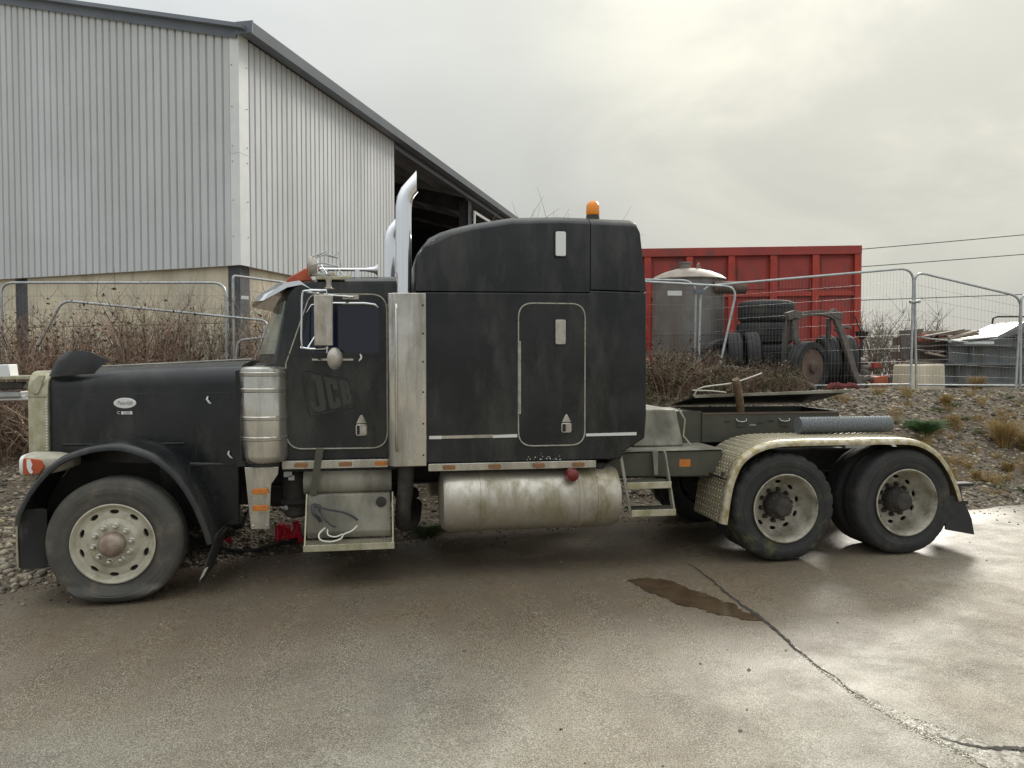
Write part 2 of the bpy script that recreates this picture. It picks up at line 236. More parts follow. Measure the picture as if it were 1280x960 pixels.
# ------------------------------------------------------------------ mesh helpers
def tag(o, label=None, cat=None, group=None, kind=None):
    if label: o['label'] = label
    if cat: o['category'] = cat
    if group: o['group'] = group
    if kind: o['kind'] = kind
    return o
def thing(name, label, cat, loc=(0, 0, 0), group=None):
    o = bpy.data.objects.new(name, None); COL.objects.link(o); o.location = loc; o.empty_display_size = .2
    return tag(o, label, cat, group)
def attach(o, parent):
    o.parent = parent
    if parent is not None and parent.type == 'EMPTY': o.matrix_parent_inverse = parent.matrix_basis.inverted()
def copy_tree(o, parent=None):
    c = o.copy(); COL.objects.link(c)
    if parent is not None: c.parent = parent
    for ch in list(o.children): copy_tree(ch, c)
    return c
class MB:
    def __init__(s): s.bm = bmesh.new()
    def face(s, pts):
        return s.bm.faces.new([s.bm.verts.new(p) for p in pts])
    def hexa(s, p):      # 8 corners: bottom ring then top ring
        v = [s.bm.verts.new(q) for q in p]
        for f in ((3, 2, 1, 0), (4, 5, 6, 7), (0, 1, 5, 4), (1, 2, 6, 5), (2, 3, 7, 6), (3, 0, 4, 7)): s.bm.faces.new([v[i] for i in f])
        return s
    def box(s, x0, x1, y0, y1, z0, z1, tw=None):
        p = [(x0, y0, z0), (x1, y0, z0), (x1, y1, z0), (x0, y1, z0), (x0, y0, z1), (x1, y0, z1), (x1, y1, z1), (x0, y1, z1)]
        if tw: p = [tw(Vector(q)) for q in p]
        return s.hexa(p)
    def loft(s, rings, cap=True, close=True):
        vr = [[s.bm.verts.new(p) for p in r] for r in rings]; n = len(rings[0])
        for a, b in zip(vr, vr[1:]):
            for i in range(n if close else n-1):
                j = (i+1) % n
                try: s.bm.faces.new((a[i], a[j], b[j], b[i]))
                except ValueError: pass
        if cap and close:
            s.bm.faces.new(vr[0][::-1]); s.bm.faces.new(vr[-1])
        return s
    def prism(s, poly, y0, y1, ax='y'):
        f = {'y': lambda a, b, c: (a, c, b), 'x': lambda a, b, c: (c, a, b), 'z': lambda a, b, c: (a, b, c)}[ax]
        return s.loft([[f(a, b, y0) for a, b in poly], [f(a, b, y1) for a, b in poly]])
    def plate(s, outer, holes, y0, y1):    # flat plate in XZ with openings, thickness y0..y1
        bm = s.bm; es = []
        for lp in [outer]+holes:
            vv = [bm.verts.new((a, y0, b)) for a, b in lp]
            es += [bm.edges.new((vv[i], vv[(i+1) % len(vv)])) for i in range(len(vv))]
        r = bmesh.ops.triangle_fill(bm, use_beauty=True, use_dissolve=False, edges=es)
        fs = [g for g in r['geom'] if isinstance(g, bmesh.types.BMFace)]
        e = bmesh.ops.extrude_face_region(bm, geom=fs)
        bmesh.ops.translate(bm, vec=(0, y1-y0, 0), verts=[g for g in e['geom'] if isinstance(g, bmesh.types.BMVert)])
        return s
    def tube(s, pts, r, n=8, close=False, cap=True):
        pts = [Vector(p) for p in pts]; k = len(pts); rs = r if isinstance(r, (list, tuple)) else [r]*k
        rings = []; t0 = None; u = None
        for i, p in enumerate(pts):
            a = pts[i-1] if (i > 0 or close) else p; b = pts[(i+1) % k] if (i < k-1 or close) else p
            t = (b-a).normalized()
            if u is None:
                u = t.orthogonal().normalized()
            else:
                u = (u - t*u.dot(t)).normalized()
            v = t.cross(u)
            rings.append([p + (u*math.cos(2*math.pi*j/n) + v*math.sin(2*math.pi*j/n))*rs[i] for j in range(n)])
        if close: rings.append(rings[0])
        return s.loft(rings, cap=cap and not close)
    def lathe(s, prof, n=32, ax='y', c=(0, 0, 0), mod=None, cap=True):
        rings = []
        for j, (r, a) in enumerate(prof):
            ring = []
            for i in range(n):
                th = 2*math.pi*i/n; rr = mod(i, j, r) if mod else r
                q, w_ = rr*math.cos(th), rr*math.sin(th)
                p = {'y': (q, a, w_), 'x': (a, q, w_), 'z': (q, w_, a)}[ax]
                ring.append((p[0]+c[0], p[1]+c[1], p[2]+c[2]))
            rings.append(ring)
        return s.loft(rings, cap=cap)
    def build(s, name, mat, parent=None, smooth=False, bevel=0, seg=2, ang=35, label=None, cat=None, group=None, kind=None, recenter=True):
        bm = s.bm; bmesh.ops.recalc_face_normals(bm, faces=bm.faces[:])
        me = bpy.data.meshes.new(name); off = Vector((0, 0, 0))
        if parent is None and recenter:
            lo = Vector([min(v.co[i] for v in bm.verts) for i in range(3)]); hi = Vector([max(v.co[i] for v in bm.verts) for i in range(3)])
            off = Vector(((lo.x+hi.x)/2, (lo.y+hi.y)/2, lo.z)); bmesh.ops.translate(bm, vec=-off, verts=bm.verts[:])
        bm.to_mesh(me); bm.free(); me.materials.append(MATS[mat])
        o = bpy.data.objects.new(name, me); COL.objects.link(o); o.location = off
        if smooth: me.shade_smooth(); me.set_sharp_from_angle(angle=R_(ang))
        if bevel:
            md = o.modifiers.new('bevel', 'BEVEL'); md.width = bevel; md.segments = seg; md.limit_method = 'ANGLE'; md.angle_limit = R_(30)
            if not smooth: me.shade_smooth(); me.set_sharp_from_angle(angle=R_(60)); md.harden_normals = False
        if parent is not None: attach(o, parent)
        return tag(o, label, cat, group, kind)
def share(o, loc, parent, rot=None):    # another copy of a small part sharing its mesh
    c = o.copy(); COL.objects.link(c); c.parent = parent; c.matrix_parent_inverse = o.matrix_parent_inverse; c.location = loc
    if rot: c.rotation_euler = rot
    return c
def arc(cx, cz, r, a0, a1, n=6): return [(cx+r*math.cos(R_(a0+(a1-a0)*i/n)), cz+r*math.sin(R_(a0+(a1-a0)*i/n))) for i in range(n+1)]
def rpoly(pts, rad, n=5):               # round the corners of a polygon
    o = []; k = len(pts)
    for i, p in enumerate(pts):
        r = rad[i] if isinstance(rad, (list, tuple)) else rad
        P = Vector(p); A = Vector(pts[i-1]); B = Vector(pts[(i+1) % k])
        if r <= 0: o.append(tuple(P)); continue
        da = (A-P).normalized(); db = (B-P).normalized(); an = da.angle(db); d = min(r/math.tan(an/2), (A-P).length*.49, (B-P).length*.49)
        a = P+da*d; b = P+db*d
        for j in range(n+1):
            t = j/n; q = a*(1-t)**2 + P*2*t*(1-t) + b*t*t; o.append((q.x, q.y))
    return o
def rrect(x0, x1, z0, z1, r, n=5): return rpoly([(x0, z0), (x1, z0), (x1, z1), (x0, z1)], r, n)
def spline(pts, n=8):                   # Catmull-Rom through points
    P = [Vector(p) for p in pts]; P = [P[0]*2-P[1]]+P+[P[-1]*2-P[-2]]; o = []
    for i in range(1, len(P)-2):
        for j in range(n):
            t = j/n; a, b, c, d = P[i-1], P[i], P[i+1], P[i+2]
            o.append(.5*((2*b)+(c-a)*t+(2*a-5*b+4*c-d)*t*t+(3*b-a-3*c+d)*t**3))
    o.append(P[-2]); return o
def np_mesh(name, V, Fc, mat, parent=None, tint=None, smooth=False, **kw):
    V = np.asarray(V, dtype=np.float32); Fc = np.asarray(Fc, dtype=np.int32); k = Fc.shape[1]
    me = bpy.data.meshes.new(name); me.vertices.add(len(V)); me.vertices.foreach_set('co', V.ravel())
    me.loops.add(Fc.size); me.loops.foreach_set('vertex_index', Fc.ravel()); me.polygons.add(len(Fc))
    me.polygons.foreach_set('loop_start', np.arange(0, Fc.size, k, dtype=np.int32)); me.update(calc_edges=True); me.validate()
    me.materials.append(MATS[mat])
    if tint is not None:
        at = me.attributes.new('tint', 'FLOAT_COLOR', 'POINT'); c = np.ones((len(V), 4), dtype=np.float32); c[:, :3] = tint; at.data.foreach_set('color', c.ravel())
    if smooth: me.shade_smooth()
    o = bpy.data.objects.new(name, me); COL.objects.link(o)
    if parent is not None: attach(o, parent)
    return tag(o, **kw)
def text_mesh(name, body, size, mat, parent, m, depth=.002, shear=0, sx=1):
    cu = bpy.data.curves.new(name, 'FONT'); cu.body = body; cu.size = size; cu.extrude = depth; cu.shear = shear; cu.align_x = 'CENTER'; cu.align_y = 'CENTER'
    t = bpy.data.objects.new(name, cu); COL.objects.link(t)
    bpy.context.view_layer.update()
    me = bpy.data.meshes.new_from_object(t.evaluated_get(bpy.context.evaluated_depsgraph_get()))
    bpy.data.objects.remove(t)
    me.transform(m @ Matrix.Diagonal((sx, 1, 1, 1))); me.materials.clear(); me.materials.append(MATS[mat])
    o = bpy.data.objects.new(name, me); COL.objects.link(o); attach(o, parent); return o
SIDE = lambda x, y, z: Matrix.Translation((x, y, z)) @ Matrix.Rotation(R_(90), 4, 'X')   # lettering facing -Y

# ------------------------------------------------------------------ ground
def gz(x): return -.06+.0137*min(max(x, -6), 14)
def lerp_tab(x, tab):
    if x <= tab[0][0]: return tab[0][1]
    for (a, p), (b, q) in zip(tab, tab[1:]):
        if x <= b: return p+(q-p)*(x-a)/(b-a)
    return tab[-1][1]
FOOT = [(-8, -.2), (-3, .15), (-1, .45), (.7, 1.2), (2.6, 1.75), (4, 2.3), (7, 2.5), (8.3, 2.2), (9.2, 1.65), (10.2, 1.95), (14, 2.4), (30, 3)]
TOPY = [(-6, 7.5), (0, 6.4), (4, 5.2), (7, 4.6), (11, 4.9), (16, 4.9)]
TOPZ = [(-6, 1.2), (0, 1.30), (4, 1.38), (7, 1.40), (11, 1.36), (16, 1.38)]
def bank_h(x, y):                        # height of the gravel bank above the yard
    f = lerp_tab(x, FOOT)+.22*noise.noise((x*.9, 3.3, 0))+.1*noise.noise((x*3, 1.3, 0)); t = lerp_tab(x, TOPY); k = (y-f)/(t-f)
    if k <= 0: return max(-.25, k*.5)
    s = k if k < 1 else 1.0
    low = .12*min(1, k/.25)
    prof = s*s*(3-2*s)*.55+s*.45
    if x > 2 and x < 8.6: prof = max(0, (prof-.10)/.9)      # gravel lies thin under the truck's far side
    return prof*(lerp_tab(x, TOPZ)-gz(x)) + .05*noise.noise((x*1.1, y*1.1, 2))*min(1, k*4) + .02*noise.noise((x*4, y*4, 5))*min(1, k*6) + .015*min(1, k*8)
def bz(x, y): return gz(x)+bank_h(x, y)
xs = [-600, -60, -6]+[14, 40, 600]; mb = MB()
for i in range(len(xs)-1):
    for ya, yb in ((-600, -8), (-8, 20), (20, 600)):
        mb.face([(xs[i], ya, gz(xs[i])), (xs[i+1], ya, gz(xs[i+1])), (xs[i+1], yb, gz(xs[i+1])), (xs[i], yb, gz(xs[i]))])
bmesh.ops.remove_doubles(mb.bm, verts=mb.bm.verts[:], dist=.001)
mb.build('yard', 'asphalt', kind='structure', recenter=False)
gx = np.concatenate([[-500, -150, -60, -30, -18, -12, -9], np.arange(-7, 16, .14), [17, 18.5, 21, 26, 35, 60, 150, 500]])
gy = np.concatenate([np.arange(-1.2, 7.6, .12), [8, 8.6, 9.5, 11, 14, 20, 35, 80, 200, 600]])
V = [(x, y, bz(x, y) if y < 40 else bz(x, 40)) for y in gy for x in gx]; nx = len(gx)
Fc = [(j*nx+i, j*nx+i+1, (j+1)*nx+i+1, (j+1)*nx+i) for j in range(len(gy)-1) for i in range(nx-1)]
np_mesh('gravel_bank', V, Fc, 'gravel_soil', smooth=True, kind='structure')

# stones: one low-poly pebble, thousands of them
ico = bmesh.new(); bmesh.ops.create_icosphere(ico, subdivisions=1, radius=1); IV = np.array([v.co[:] for v in ico.verts]); IF = np.array([[v.index for v in f.verts] for f in ico.faces]); ico.free()
def stones(name, P, rad, kind='stuff', mat='stone', **kw):
    n = len(P); Vv = IV[None]*(.75+.5*rng.random((n, 12, 1)))*rad[:, None, None]*np.stack([.8+.6*rng.random(n), .7+.5*rng.random(n), .45+.35*rng.random(n)], 1)[:, None, :]
    a = rng.random(n)*6.28; c, s = np.cos(a), np.sin(a); X = Vv[..., 0]*c[:, None]-Vv[..., 1]*s[:, None]; Y = Vv[..., 0]*s[:, None]+Vv[..., 1]*c[:, None]
    Vv = np.stack([X, Y, Vv[..., 2]], 2)+P[:, None, :]
    Ff = IF[None]+12*np.arange(n)[:, None, None]
    g = .28+1.25*rng.random(n)**1.8; tint = np.repeat(np.stack([g, g*(.93+.07*rng.random(n)), g*(.82+.15*rng.random(n))], 1), 12, 0)
    return np_mesh(name, Vv.reshape(-1, 3), Ff.reshape(-1, 3), mat, tint=tint, kind=kind, **kw)
P = []; rad = []
def strew(n, x0, x1, y0, y1, r0, r1, pw=2.5, need=.0):
    k = 0
    while k < n:
        x = random.uniform(x0, x1); y = random.uniform(y0, y1); h = bank_h(x, y)
        k += 1
        if h < need: continue
        r = r0+(r1-r0)*random.random()**pw; P.append((x, y, gz(x)+max(h, 0)+r*.15)); rad.append(r)
strew(9000, -3.6, 2, .1, 4.5, .008, .035, need=.004); strew(1300, -3.0, .2, .2, 2.5, .02, .05, need=.01)
strew(5000, 1.5, 8.5, 1.6, 3.2, .008, .03, need=.004)
strew(8500, 8, 14, 1.5, 5.2, .010, .040, need=.004); strew(4000, 4.5, 9, 3.0, 5.5, .012, .045, need=.01)
stones('gravel', np.array(P), np.array(rad), label='loose grey and buff gravel lying over the brown bank', cat='gravel')
P = []; rad = []
for k in range(900):                     # pebbles on the asphalt, thick by the bank and thin in the open
    x = random.uniform(-1.6, 10); f = lerp_tab(x, FOOT); y = f-abs(random.gauss(0, .35)) if k < 620 else random.uniform(-4, f)
    r = random.choice([.003, .004, .005, .006, .009]) if k >= 620 else random.uniform(.004, .014); P.append((x, y, gz(x)+r*.3)); rad.append(r)
for x, y, r in ((-1.0, .02, .04), (-.75, .12, .022), (-1.15, .2, .03), (2.62, -1.55, .012), (4.3, -2.2, .014), (6.1, -1.3, .012), (3.9, -2.9, .011), (4.05, -2.05, .01)):
    P.append((x, y, gz(x)+r*.35)); rad.append(r)
stones('pebbles', np.array(P), np.array(rad), label='small loose pebbles scattered on the wet asphalt', cat='pebbles')

# puddle, crack and chalky wear in the asphalt
def ground_patch(name, poly, mat, dz, wob=.03, n=6):
    pts = []
    k = len(poly)
    for i in range(k):
        a = Vector(poly[i]); b = Vector(poly[(i+1) % k])
        for j in range(n):
            q = a.lerp(b, j/n); q += Vector((noise.noise((q.x*6, q.y*6, 0)), noise.noise((q.x*6, q.y*6, 9))))*wob+Vector((noise.noise((q.x*25, q.y*25, 3)), noise.noise((q.x*25, q.y*25, 7))))*wob*.7; pts.append(q)
    m_ = MB(); bm = m_.bm; vv = [bm.verts.new((p.x, p.y, gz(p.x)+dz)) for p in pts]; es = [bm.edges.new((vv[i], vv[(i+1) % len(vv)])) for i in range(len(vv))]
    bmesh.ops.triangle_fill(bm, use_beauty=True, edges=es)
    return m_.build(name, mat, kind='structure', recenter=False)
ground_patch('puddle', [(4.18, -.25), (4.36, -.18), (4.50, -.28), (4.58, -.5), (4.68, -.8), (4.76, -1.08), (4.815, -1.33), (4.80, -1.40), (4.70, -1.37), (4.55, -1.22), (4.38, -.98), (4.22, -.62)], 'puddle', .004, .045, 14)
def crack(name, pts, wid, mat, dz, jag):
    pts = spline([(x, y, 0) for x, y in pts], 14); m_ = MB(); L_ = []; R2 = []
    for i, p in enumerate(pts):
        d = (pts[min(i+1, len(pts)-1)]-pts[max(i-1, 0)]).normalized(); nn = Vector((-d.y, d.x, 0)); w_ = lerp_tab(i/(len(pts)-1), wid)
        a = p+nn*(w_*(.5+random.uniform(-.3, .5)))+nn*jag*noise.noise(p*5); b = p-nn*(w_*(.5+random.uniform(-.3, .5)))+nn*jag*noise.noise(p*5)
        L_.append((a.x, a.y, gz(a.x)+dz)); R2.append((b.x, b.y, gz(b.x)+dz))
    for i in range(len(pts)-1): m_.face([L_[i], R2[i], R2[i+1], L_[i+1]])
    return m_.build(name, mat, kind='structure', recenter=False)
crack('asphalt_crack', [(4.88, .15), (4.87, -.3), (4.84, -.75), (4.82, -1.28), (4.79, -1.7), (4.74, -2.12), (4.73, -2.45), (4.74, -2.72)], [(0, .006), (.4, .022), (.7, .012), (1, .004)], 'wet_dark', .006, .03)
P = []; rad = []                          # pale crushed grit worn out of the seam
seam = spline([(4.80, -1.75, 0), (4.74, -2.12, 0), (4.73, -2.45, 0), (4.74, -2.72, 0), (4.78, -2.9, 0), (4.82, -3.04, 0), (4.87, -3.2, 0), (4.95, -3.4, 0), (5.05, -3.7, 0)], 30)
for k in range(7000):
    u = random.random()**.6; p = seam[int(u*(len(seam)-1))]; sd = .005+.085*u**2.6; x = p.x+random.gauss(0, sd); y = p.y+random.gauss(0, sd*.7); r = random.uniform(.0018, .0055); P.append((x, y, gz(x)+r*.3)); rad.append(r)
M('grit', (.78, .75, .67, 1), None, rough=.9, vattr='tint')
stones('crack_grit', np.array(P), np.array(rad), mat='grit', label='pale crushed grit strewn along the crack in the asphalt', cat='grit')
ground_patch('worn_asphalt', [(4.735, -2.55), (4.755, -2.56), (4.80, -2.85), (4.88, -3.05), (5.0, -3.2), (5.12, -3.45), (5.2, -3.8), (4.95, -3.8), (4.86, -3.4), (4.80, -3.12), (4.75, -2.9)], 'chalk', .0035, .035, 14)
crack('asphalt_crack', [(4.83, -3.16), (4.9, -3.24), (5.0, -3.30), (5.15, -3.34), (5.3, -3.42)], [(0, .006), (.5, .022), (1, .03)], 'wet_dark', .008, .02)

# ------------------------------------------------------------------ warehouse
K = Vector((-.64, 9.2, 0)); EV = Vector((.4072, .9134, 0)); GV = Vector((-.8496, .5274, 0))     # corner, along the eave, along the gable
EN = Vector((EV.y, -EV.x, 0)); GN = Vector((-GV.y*-1, GV.x*-1, 0)); GN = Vector((-.5274, -.8496, 0))   # outward normals
CLZ = 3.74; EAVE = 8.28; PITCH_ROOF = .272; RIDGE = 12.5; LEN = 34.0
wh = thing('warehouse', 'tall grey profiled steel warehouse with dark roof edge and open side bay behind the truck', 'warehouse', K)
def on_wall(d, s, h, o=0.0):             # along wall direction d, height h, o metres outwards
    n = EN if d is EV else GN
    return K + d*s + n*o + Vector((0, 0, h))
def sheet(d, s0, top, wd=1.0, bot=CLZ):
    pts = []; p = .2; k = round(wd/p)
    for i in range(k):
        a = s0+i*p; pts += [(a+.0, .0), (a+.018, .0), (a+.032, .05), (a+.174, .05), (a+.188, .0)]
    pts.append((s0+wd, 0))
    m_ = MB(); vb = [m_.bm.verts.new(on_wall(d, s, bot, o)) for s, o in pts]; vt = [m_.bm.verts.new(on_wall(d, s, top(s), o)) for s, o in pts]
    for i in range(len(pts)-1): m_.bm.faces.new((vb[i], vb[i+1], vt[i+1], vt[i]))
    # a thin return at the foot so that the sheet has an edge
    vi = [m_.bm.verts.new(on_wall(d, s, bot, -.03)) for s, o in pts]
    for i in range(len(pts)-1): m_.bm.faces.new((vi[i], vi[i+1], vb[i+1], vb[i]))
    return m_.build('cladding_sheet', 'cladding', wh)
gtop = lambda s: EAVE + PITCH_ROOF*min(s, 2*RIDGE-s)
for i in range(25): sheet(GV, .14+i, lambda s: gtop(s)-.04)
for i in range(7): sheet(EV, .28+i, lambda s: EAVE-.12)
sheet(EV, 7.28, lambda s: EAVE-.12, .2)
def wall_box(name, d, s0, s1, z0, z1, o0, o1, mat, bevel=0):
    m_ = MB(); m_.hexa([on_wall(d, s0, z0, o1), on_wall(d, s1, z0, o1), on_wall(d, s1, z0, o0), on_wall(d, s0, z0, o0), on_wall(d, s0, z1, o1), on_wall(d, s1, z1, o1), on_wall(d, s1, z1, o0), on_wall(d, s0, z1, o0)])
    return m_.build(name, mat, wh, bevel=bevel)
# corner trim in two lengths, with bolt heads
for z0, z1 in ((CLZ, 5.9), (5.906, EAVE+.02)):
    m_ = MB(); p = [on_wall(GV, .15, 0, .065), K+GN*.07+EN*.07, on_wall(EV, .24, 0, .065), on_wall(EV, .24, 0, .04), K+GN*.04+EN*.04, on_wall(GV, .15, 0, .04)]
    m_.loft([[q+Vector((0, 0, z0)) for q in p], [q+Vector((0, 0, z1)) for q in p]]); m_.build('corner_trim', 'cladding_trim', wh)
bolt = None
for z in (4.3, 5.0, 5.75, 6.05, 6.8, 7.6):
    for d, s in ((GV, .1), (EV, .18)):
        q = on_wall(d, s, z, .068); m_ = MB(); m_.lathe([(.012, -.004), (.012, .004), (.006, .008)], 8, 'z', q); m_.build('bolt_head', 'steel_dark', wh)
# concrete wall panels in two courses between dark steel columns
BAY = 6.35
for b in range(4):
    for z0, z1 in ((.6, 2.62), (2.632, CLZ+.06)):
        wall_box('concrete_panel', GV, b*BAY+.36 if b == 0 else b*BAY+.2, (b+1)*BAY-.2, z0, z1, -.22, -.06, 'concrete', .01)
for z0, z1 in ((.6, 2.62), (2.632, CLZ+.06)): wall_box('concrete_panel', EV, .40, 7.3, z0, z1, -.22, -.06, 'concrete', .01)
def column(d, s, z1, mat='steel_dark', w_=.2, o=-.07, dep=.35):
    m_ = MB()
    for s0, s1, o0, o1 in ((s-w_, s+w_, o-.018, o), (s-.01, s+.01, o-dep, o-.018), (s-w_, s+w_, o-dep-.018, o-dep)):
        m_.hexa([on_wall(d, a, z, q) for z in (.6, z1) for a, q in ((s0, o1), (s1, o1), (s1, o0), (s0, o0))])
    return m_.build('steel_column', mat, wh)
m_ = MB(); p = [on_wall(GV, .34, 0, -.05), K+GN*-.03+EN*-.03, on_wall(EV, .38, 0, -.05), on_wall(EV, .38, 0, -.3), on_wall(GV, .34, 0, -.3)]
m_.loft([[q+Vector((0, 0, .6)) for q in p], [q+Vector((0, 0, EAVE-.2)) for q in p]]); m_.build('steel_column', 'steel_dark', wh)
for b in (1, 2, 3): column(GV, b*BAY, CLZ-.02)
for s in (7.3, 15.0, 22.5, 30.0): column(EV, s, EAVE-.3)
# roof sheets, gutter, verge flashing
RW = GV.normalized(); 
def roof_pt(s, e, dz=0.0): return K + GV*s + EV*e + Vector((0, 0, gtop(s)+dz))
m_ = MB(); m_.hexa([roof_pt(-.28, -.25, -.03), roof_pt(-.28, LEN, -.03), roof_pt(RIDGE, LEN, -.03), roof_pt(RIDGE, -.25, -.03), roof_pt(-.28, -.25, .05), roof_pt(-.28, LEN, .05), roof_pt(RIDGE, LEN, .05), roof_pt(RIDGE, -.25, .05)])
m_.build('roof_slope', 'roof_under', wh)
m_ = MB(); m_.hexa([roof_pt(RIDGE, -.25, -.03), roof_pt(RIDGE, LEN, -.03), roof_pt(2*RIDGE+.28, LEN, -.03), roof_pt(2*RIDGE+.28, -.25, -.03), roof_pt(RIDGE, -.25, .05), roof_pt(RIDGE, LEN, .05), roof_pt(2*RIDGE+.28, LEN, .05), roof_pt(2*RIDGE+.28, -.25, .05)])
m_.build('roof_slope', 'roof_under', wh)
m_ = MB()
g0 = [(.06, -.12), (.13, -.16), (.36, -.16), (.40, .04), (.38, .04), (.345, -.14), (.14, -.14), (.06, -.10)]
m_.loft([[K+EV*e+EN*o+Vector((0, 0, EAVE+h+.02)) for o, h in g0] for e in (-.12, LEN)]); m_.build('gutter', 'flashing', wh)
m_ = MB(); m_.hexa([K+EV*-.13+EN*.05+Vector((0, 0, EAVE-.16)), K+EV*-.13+EN*.41+Vector((0, 0, EAVE-.15)), K+EV*-.15+EN*.41+Vector((0, 0, EAVE-.15)), K+EV*-.15+EN*.05+Vector((0, 0, EAVE-.16)),
    K+EV*-.13+EN*.05+Vector((0, 0, EAVE+.08)), K+EV*-.13+EN*.43+Vector((0, 0, EAVE+.07)), K+EV*-.15+EN*.43+Vector((0, 0, EAVE+.07)), K+EV*-.15+EN*.05+Vector((0, 0, EAVE+.08))]); m_.build('gutter_end', 'flashing', wh)
for sa, sb in ((-.05, RIDGE), (RIDGE, 2*RIDGE+.05)):
    m_ = MB(); q = lambda s, o, h: K+GV*s+GN*o+Vector((0, 0, gtop(s)+h))
    m_.hexa([q(sa, .10, -.20), q(sb, .10, -.20), q(sb, -.12, .02), q(sa, -.12, .02), q(sa, .115, .09), q(sb, .115, .09), q(sb, -.12, .09), q(sa, -.12, .09)]); m_.build('verge_flashing', 'flashing', wh)
# inside of the open bay: purlins, rafters, rails, far walls
for s in (1.2, 2.9, 4.6, 6.3, 8.0, 9.7, 11.4):
    m_ = MB(); m_.hexa([roof_pt(s, .5, -.24), roof_pt(s, LEN-.3, -.24), roof_pt(s+.08, LEN-.3, -.24), roof_pt(s+.08, .5, -.24), roof_pt(s, .5, -.035), roof_pt(s, LEN-.3, -.035), roof_pt(s+.08, LEN-.3, -.035), roof_pt(s+.08, .5, -.035)]); m_.build('purlin', 'roof_under', wh)
for e in (7.5, 15.0, 22.5, 30.0):
    for sa, sb in ((.3, RIDGE), (RIDGE, 2*RIDGE-.3)):
        m_ = MB(); m_.hexa([roof_pt(sa, e, -.8), roof_pt(sb, e, -.65), roof_pt(sb, e+.2, -.65), roof_pt(sa, e+.2, -.8), roof_pt(sa, e, -.245), roof_pt(sb, e, -.245), roof_pt(sb, e+.2, -.245), roof_pt(sa, e+.2, -.245)]); m_.build('rafter', 'steel_dark', wh)
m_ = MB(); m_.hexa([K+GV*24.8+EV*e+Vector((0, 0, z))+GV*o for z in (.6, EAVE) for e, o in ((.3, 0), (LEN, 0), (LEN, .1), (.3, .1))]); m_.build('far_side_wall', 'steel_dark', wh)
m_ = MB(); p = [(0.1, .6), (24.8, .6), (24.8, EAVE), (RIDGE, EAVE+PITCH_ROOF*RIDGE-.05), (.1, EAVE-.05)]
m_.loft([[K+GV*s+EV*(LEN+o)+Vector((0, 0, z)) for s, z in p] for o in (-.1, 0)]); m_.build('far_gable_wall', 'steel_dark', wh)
wall_box('eave_rail', EV, 7.5, LEN, EAVE-.30, EAVE-.18, .0, .06, 'flashing')
wall_box('side_rail', EV, 15.25, LEN, 7.55, 7.65, -.02, .04, 'cladding_trim'); wall_box('bay_frame_post', EV, 15.25, 15.37, .8, 7.54, -.02, .04, 'cladding_trim')
wall_box('side_rail', EV, 15.4, LEN, 5.2, 5.3, -.02, .04, 'cladding_trim')

# ------------------------------------------------------------------ truck
T = thing('truck', 'dirty black bonneted sleeper tractor truck with chrome stacks and a flat front tyre', 'truck', (3.4, 1.22, 0))
CY = 1.22
def B(x0, x1, y0, y1, z0, z1, name, mat, bevel=0.0, parent=None, seg=2, **kw): return MB().box(x0, x1, y0, y1, z0, z1).build(name, mat, parent or T, bevel=bevel, seg=seg, **kw)
def mir(p): return (p[0], 2*CY-p[1], p[2])
# chassis
for y in (.78, 1.58):
    m_ = MB(); s = 1 if y < CY else -1; y0, y1 = (y, y+.08)
    m_.box(-.55, 7.55, y0, y1, .72, .74).box(-.55, 7.55, y0, y1, .96, .98); ye = (y0, y0+.012) if s < 0 else (y1-.012, y1)
    m_.box(-.55, 7.55, *ye, .74, .96); m_.build('chassis_rail', 'chassis', T)
for x in (-.4, .9, 2.4, 3.4, 4.6, 5.5, 6.38, 7.3): B(x, x+.12, .86, 1.58, .76, .93, 'cross_member', 'chassis')
for x, z in ((-.03, .43), (5.77, .535), (7.01, .55)):
    m_ = MB(); m_.tube([(x, .45, z), (x, 2.0, z)], .075 if x < 1 else .09, 14)
    if x > 1: m_.lathe([(.05, -.26), (.17, -.18), (.2, 0), (.17, .18), (.05, .26)], 18, 'y', (x, CY, z))
    m_.build('axle', 'chassis', T, smooth=True)
    for y in (.82, 1.62):
        m_ = MB()
        for k in range(5): m_.box(x-.55+.07*k, x+.55-.07*k, y-.04, y+.04, z+.10+.018*k, z+.115+.018*k)
        m_.build('leaf_spring', 'chassis', T)
m_ = MB(); m_.loft([[(x, y, z) for y, z in ((.85, .55), (1.6, .55), (1.65, 1.25), (1.5, 1.6), (.95, 1.6), (.8, 1.25))] for x in (-.2, 1.0)]); m_.build('engine', 'chassis', T, bevel=.04)
B(1.0, 2.2, .95, 1.5, .5, .95, 'gearbox', 'chassis', .06)
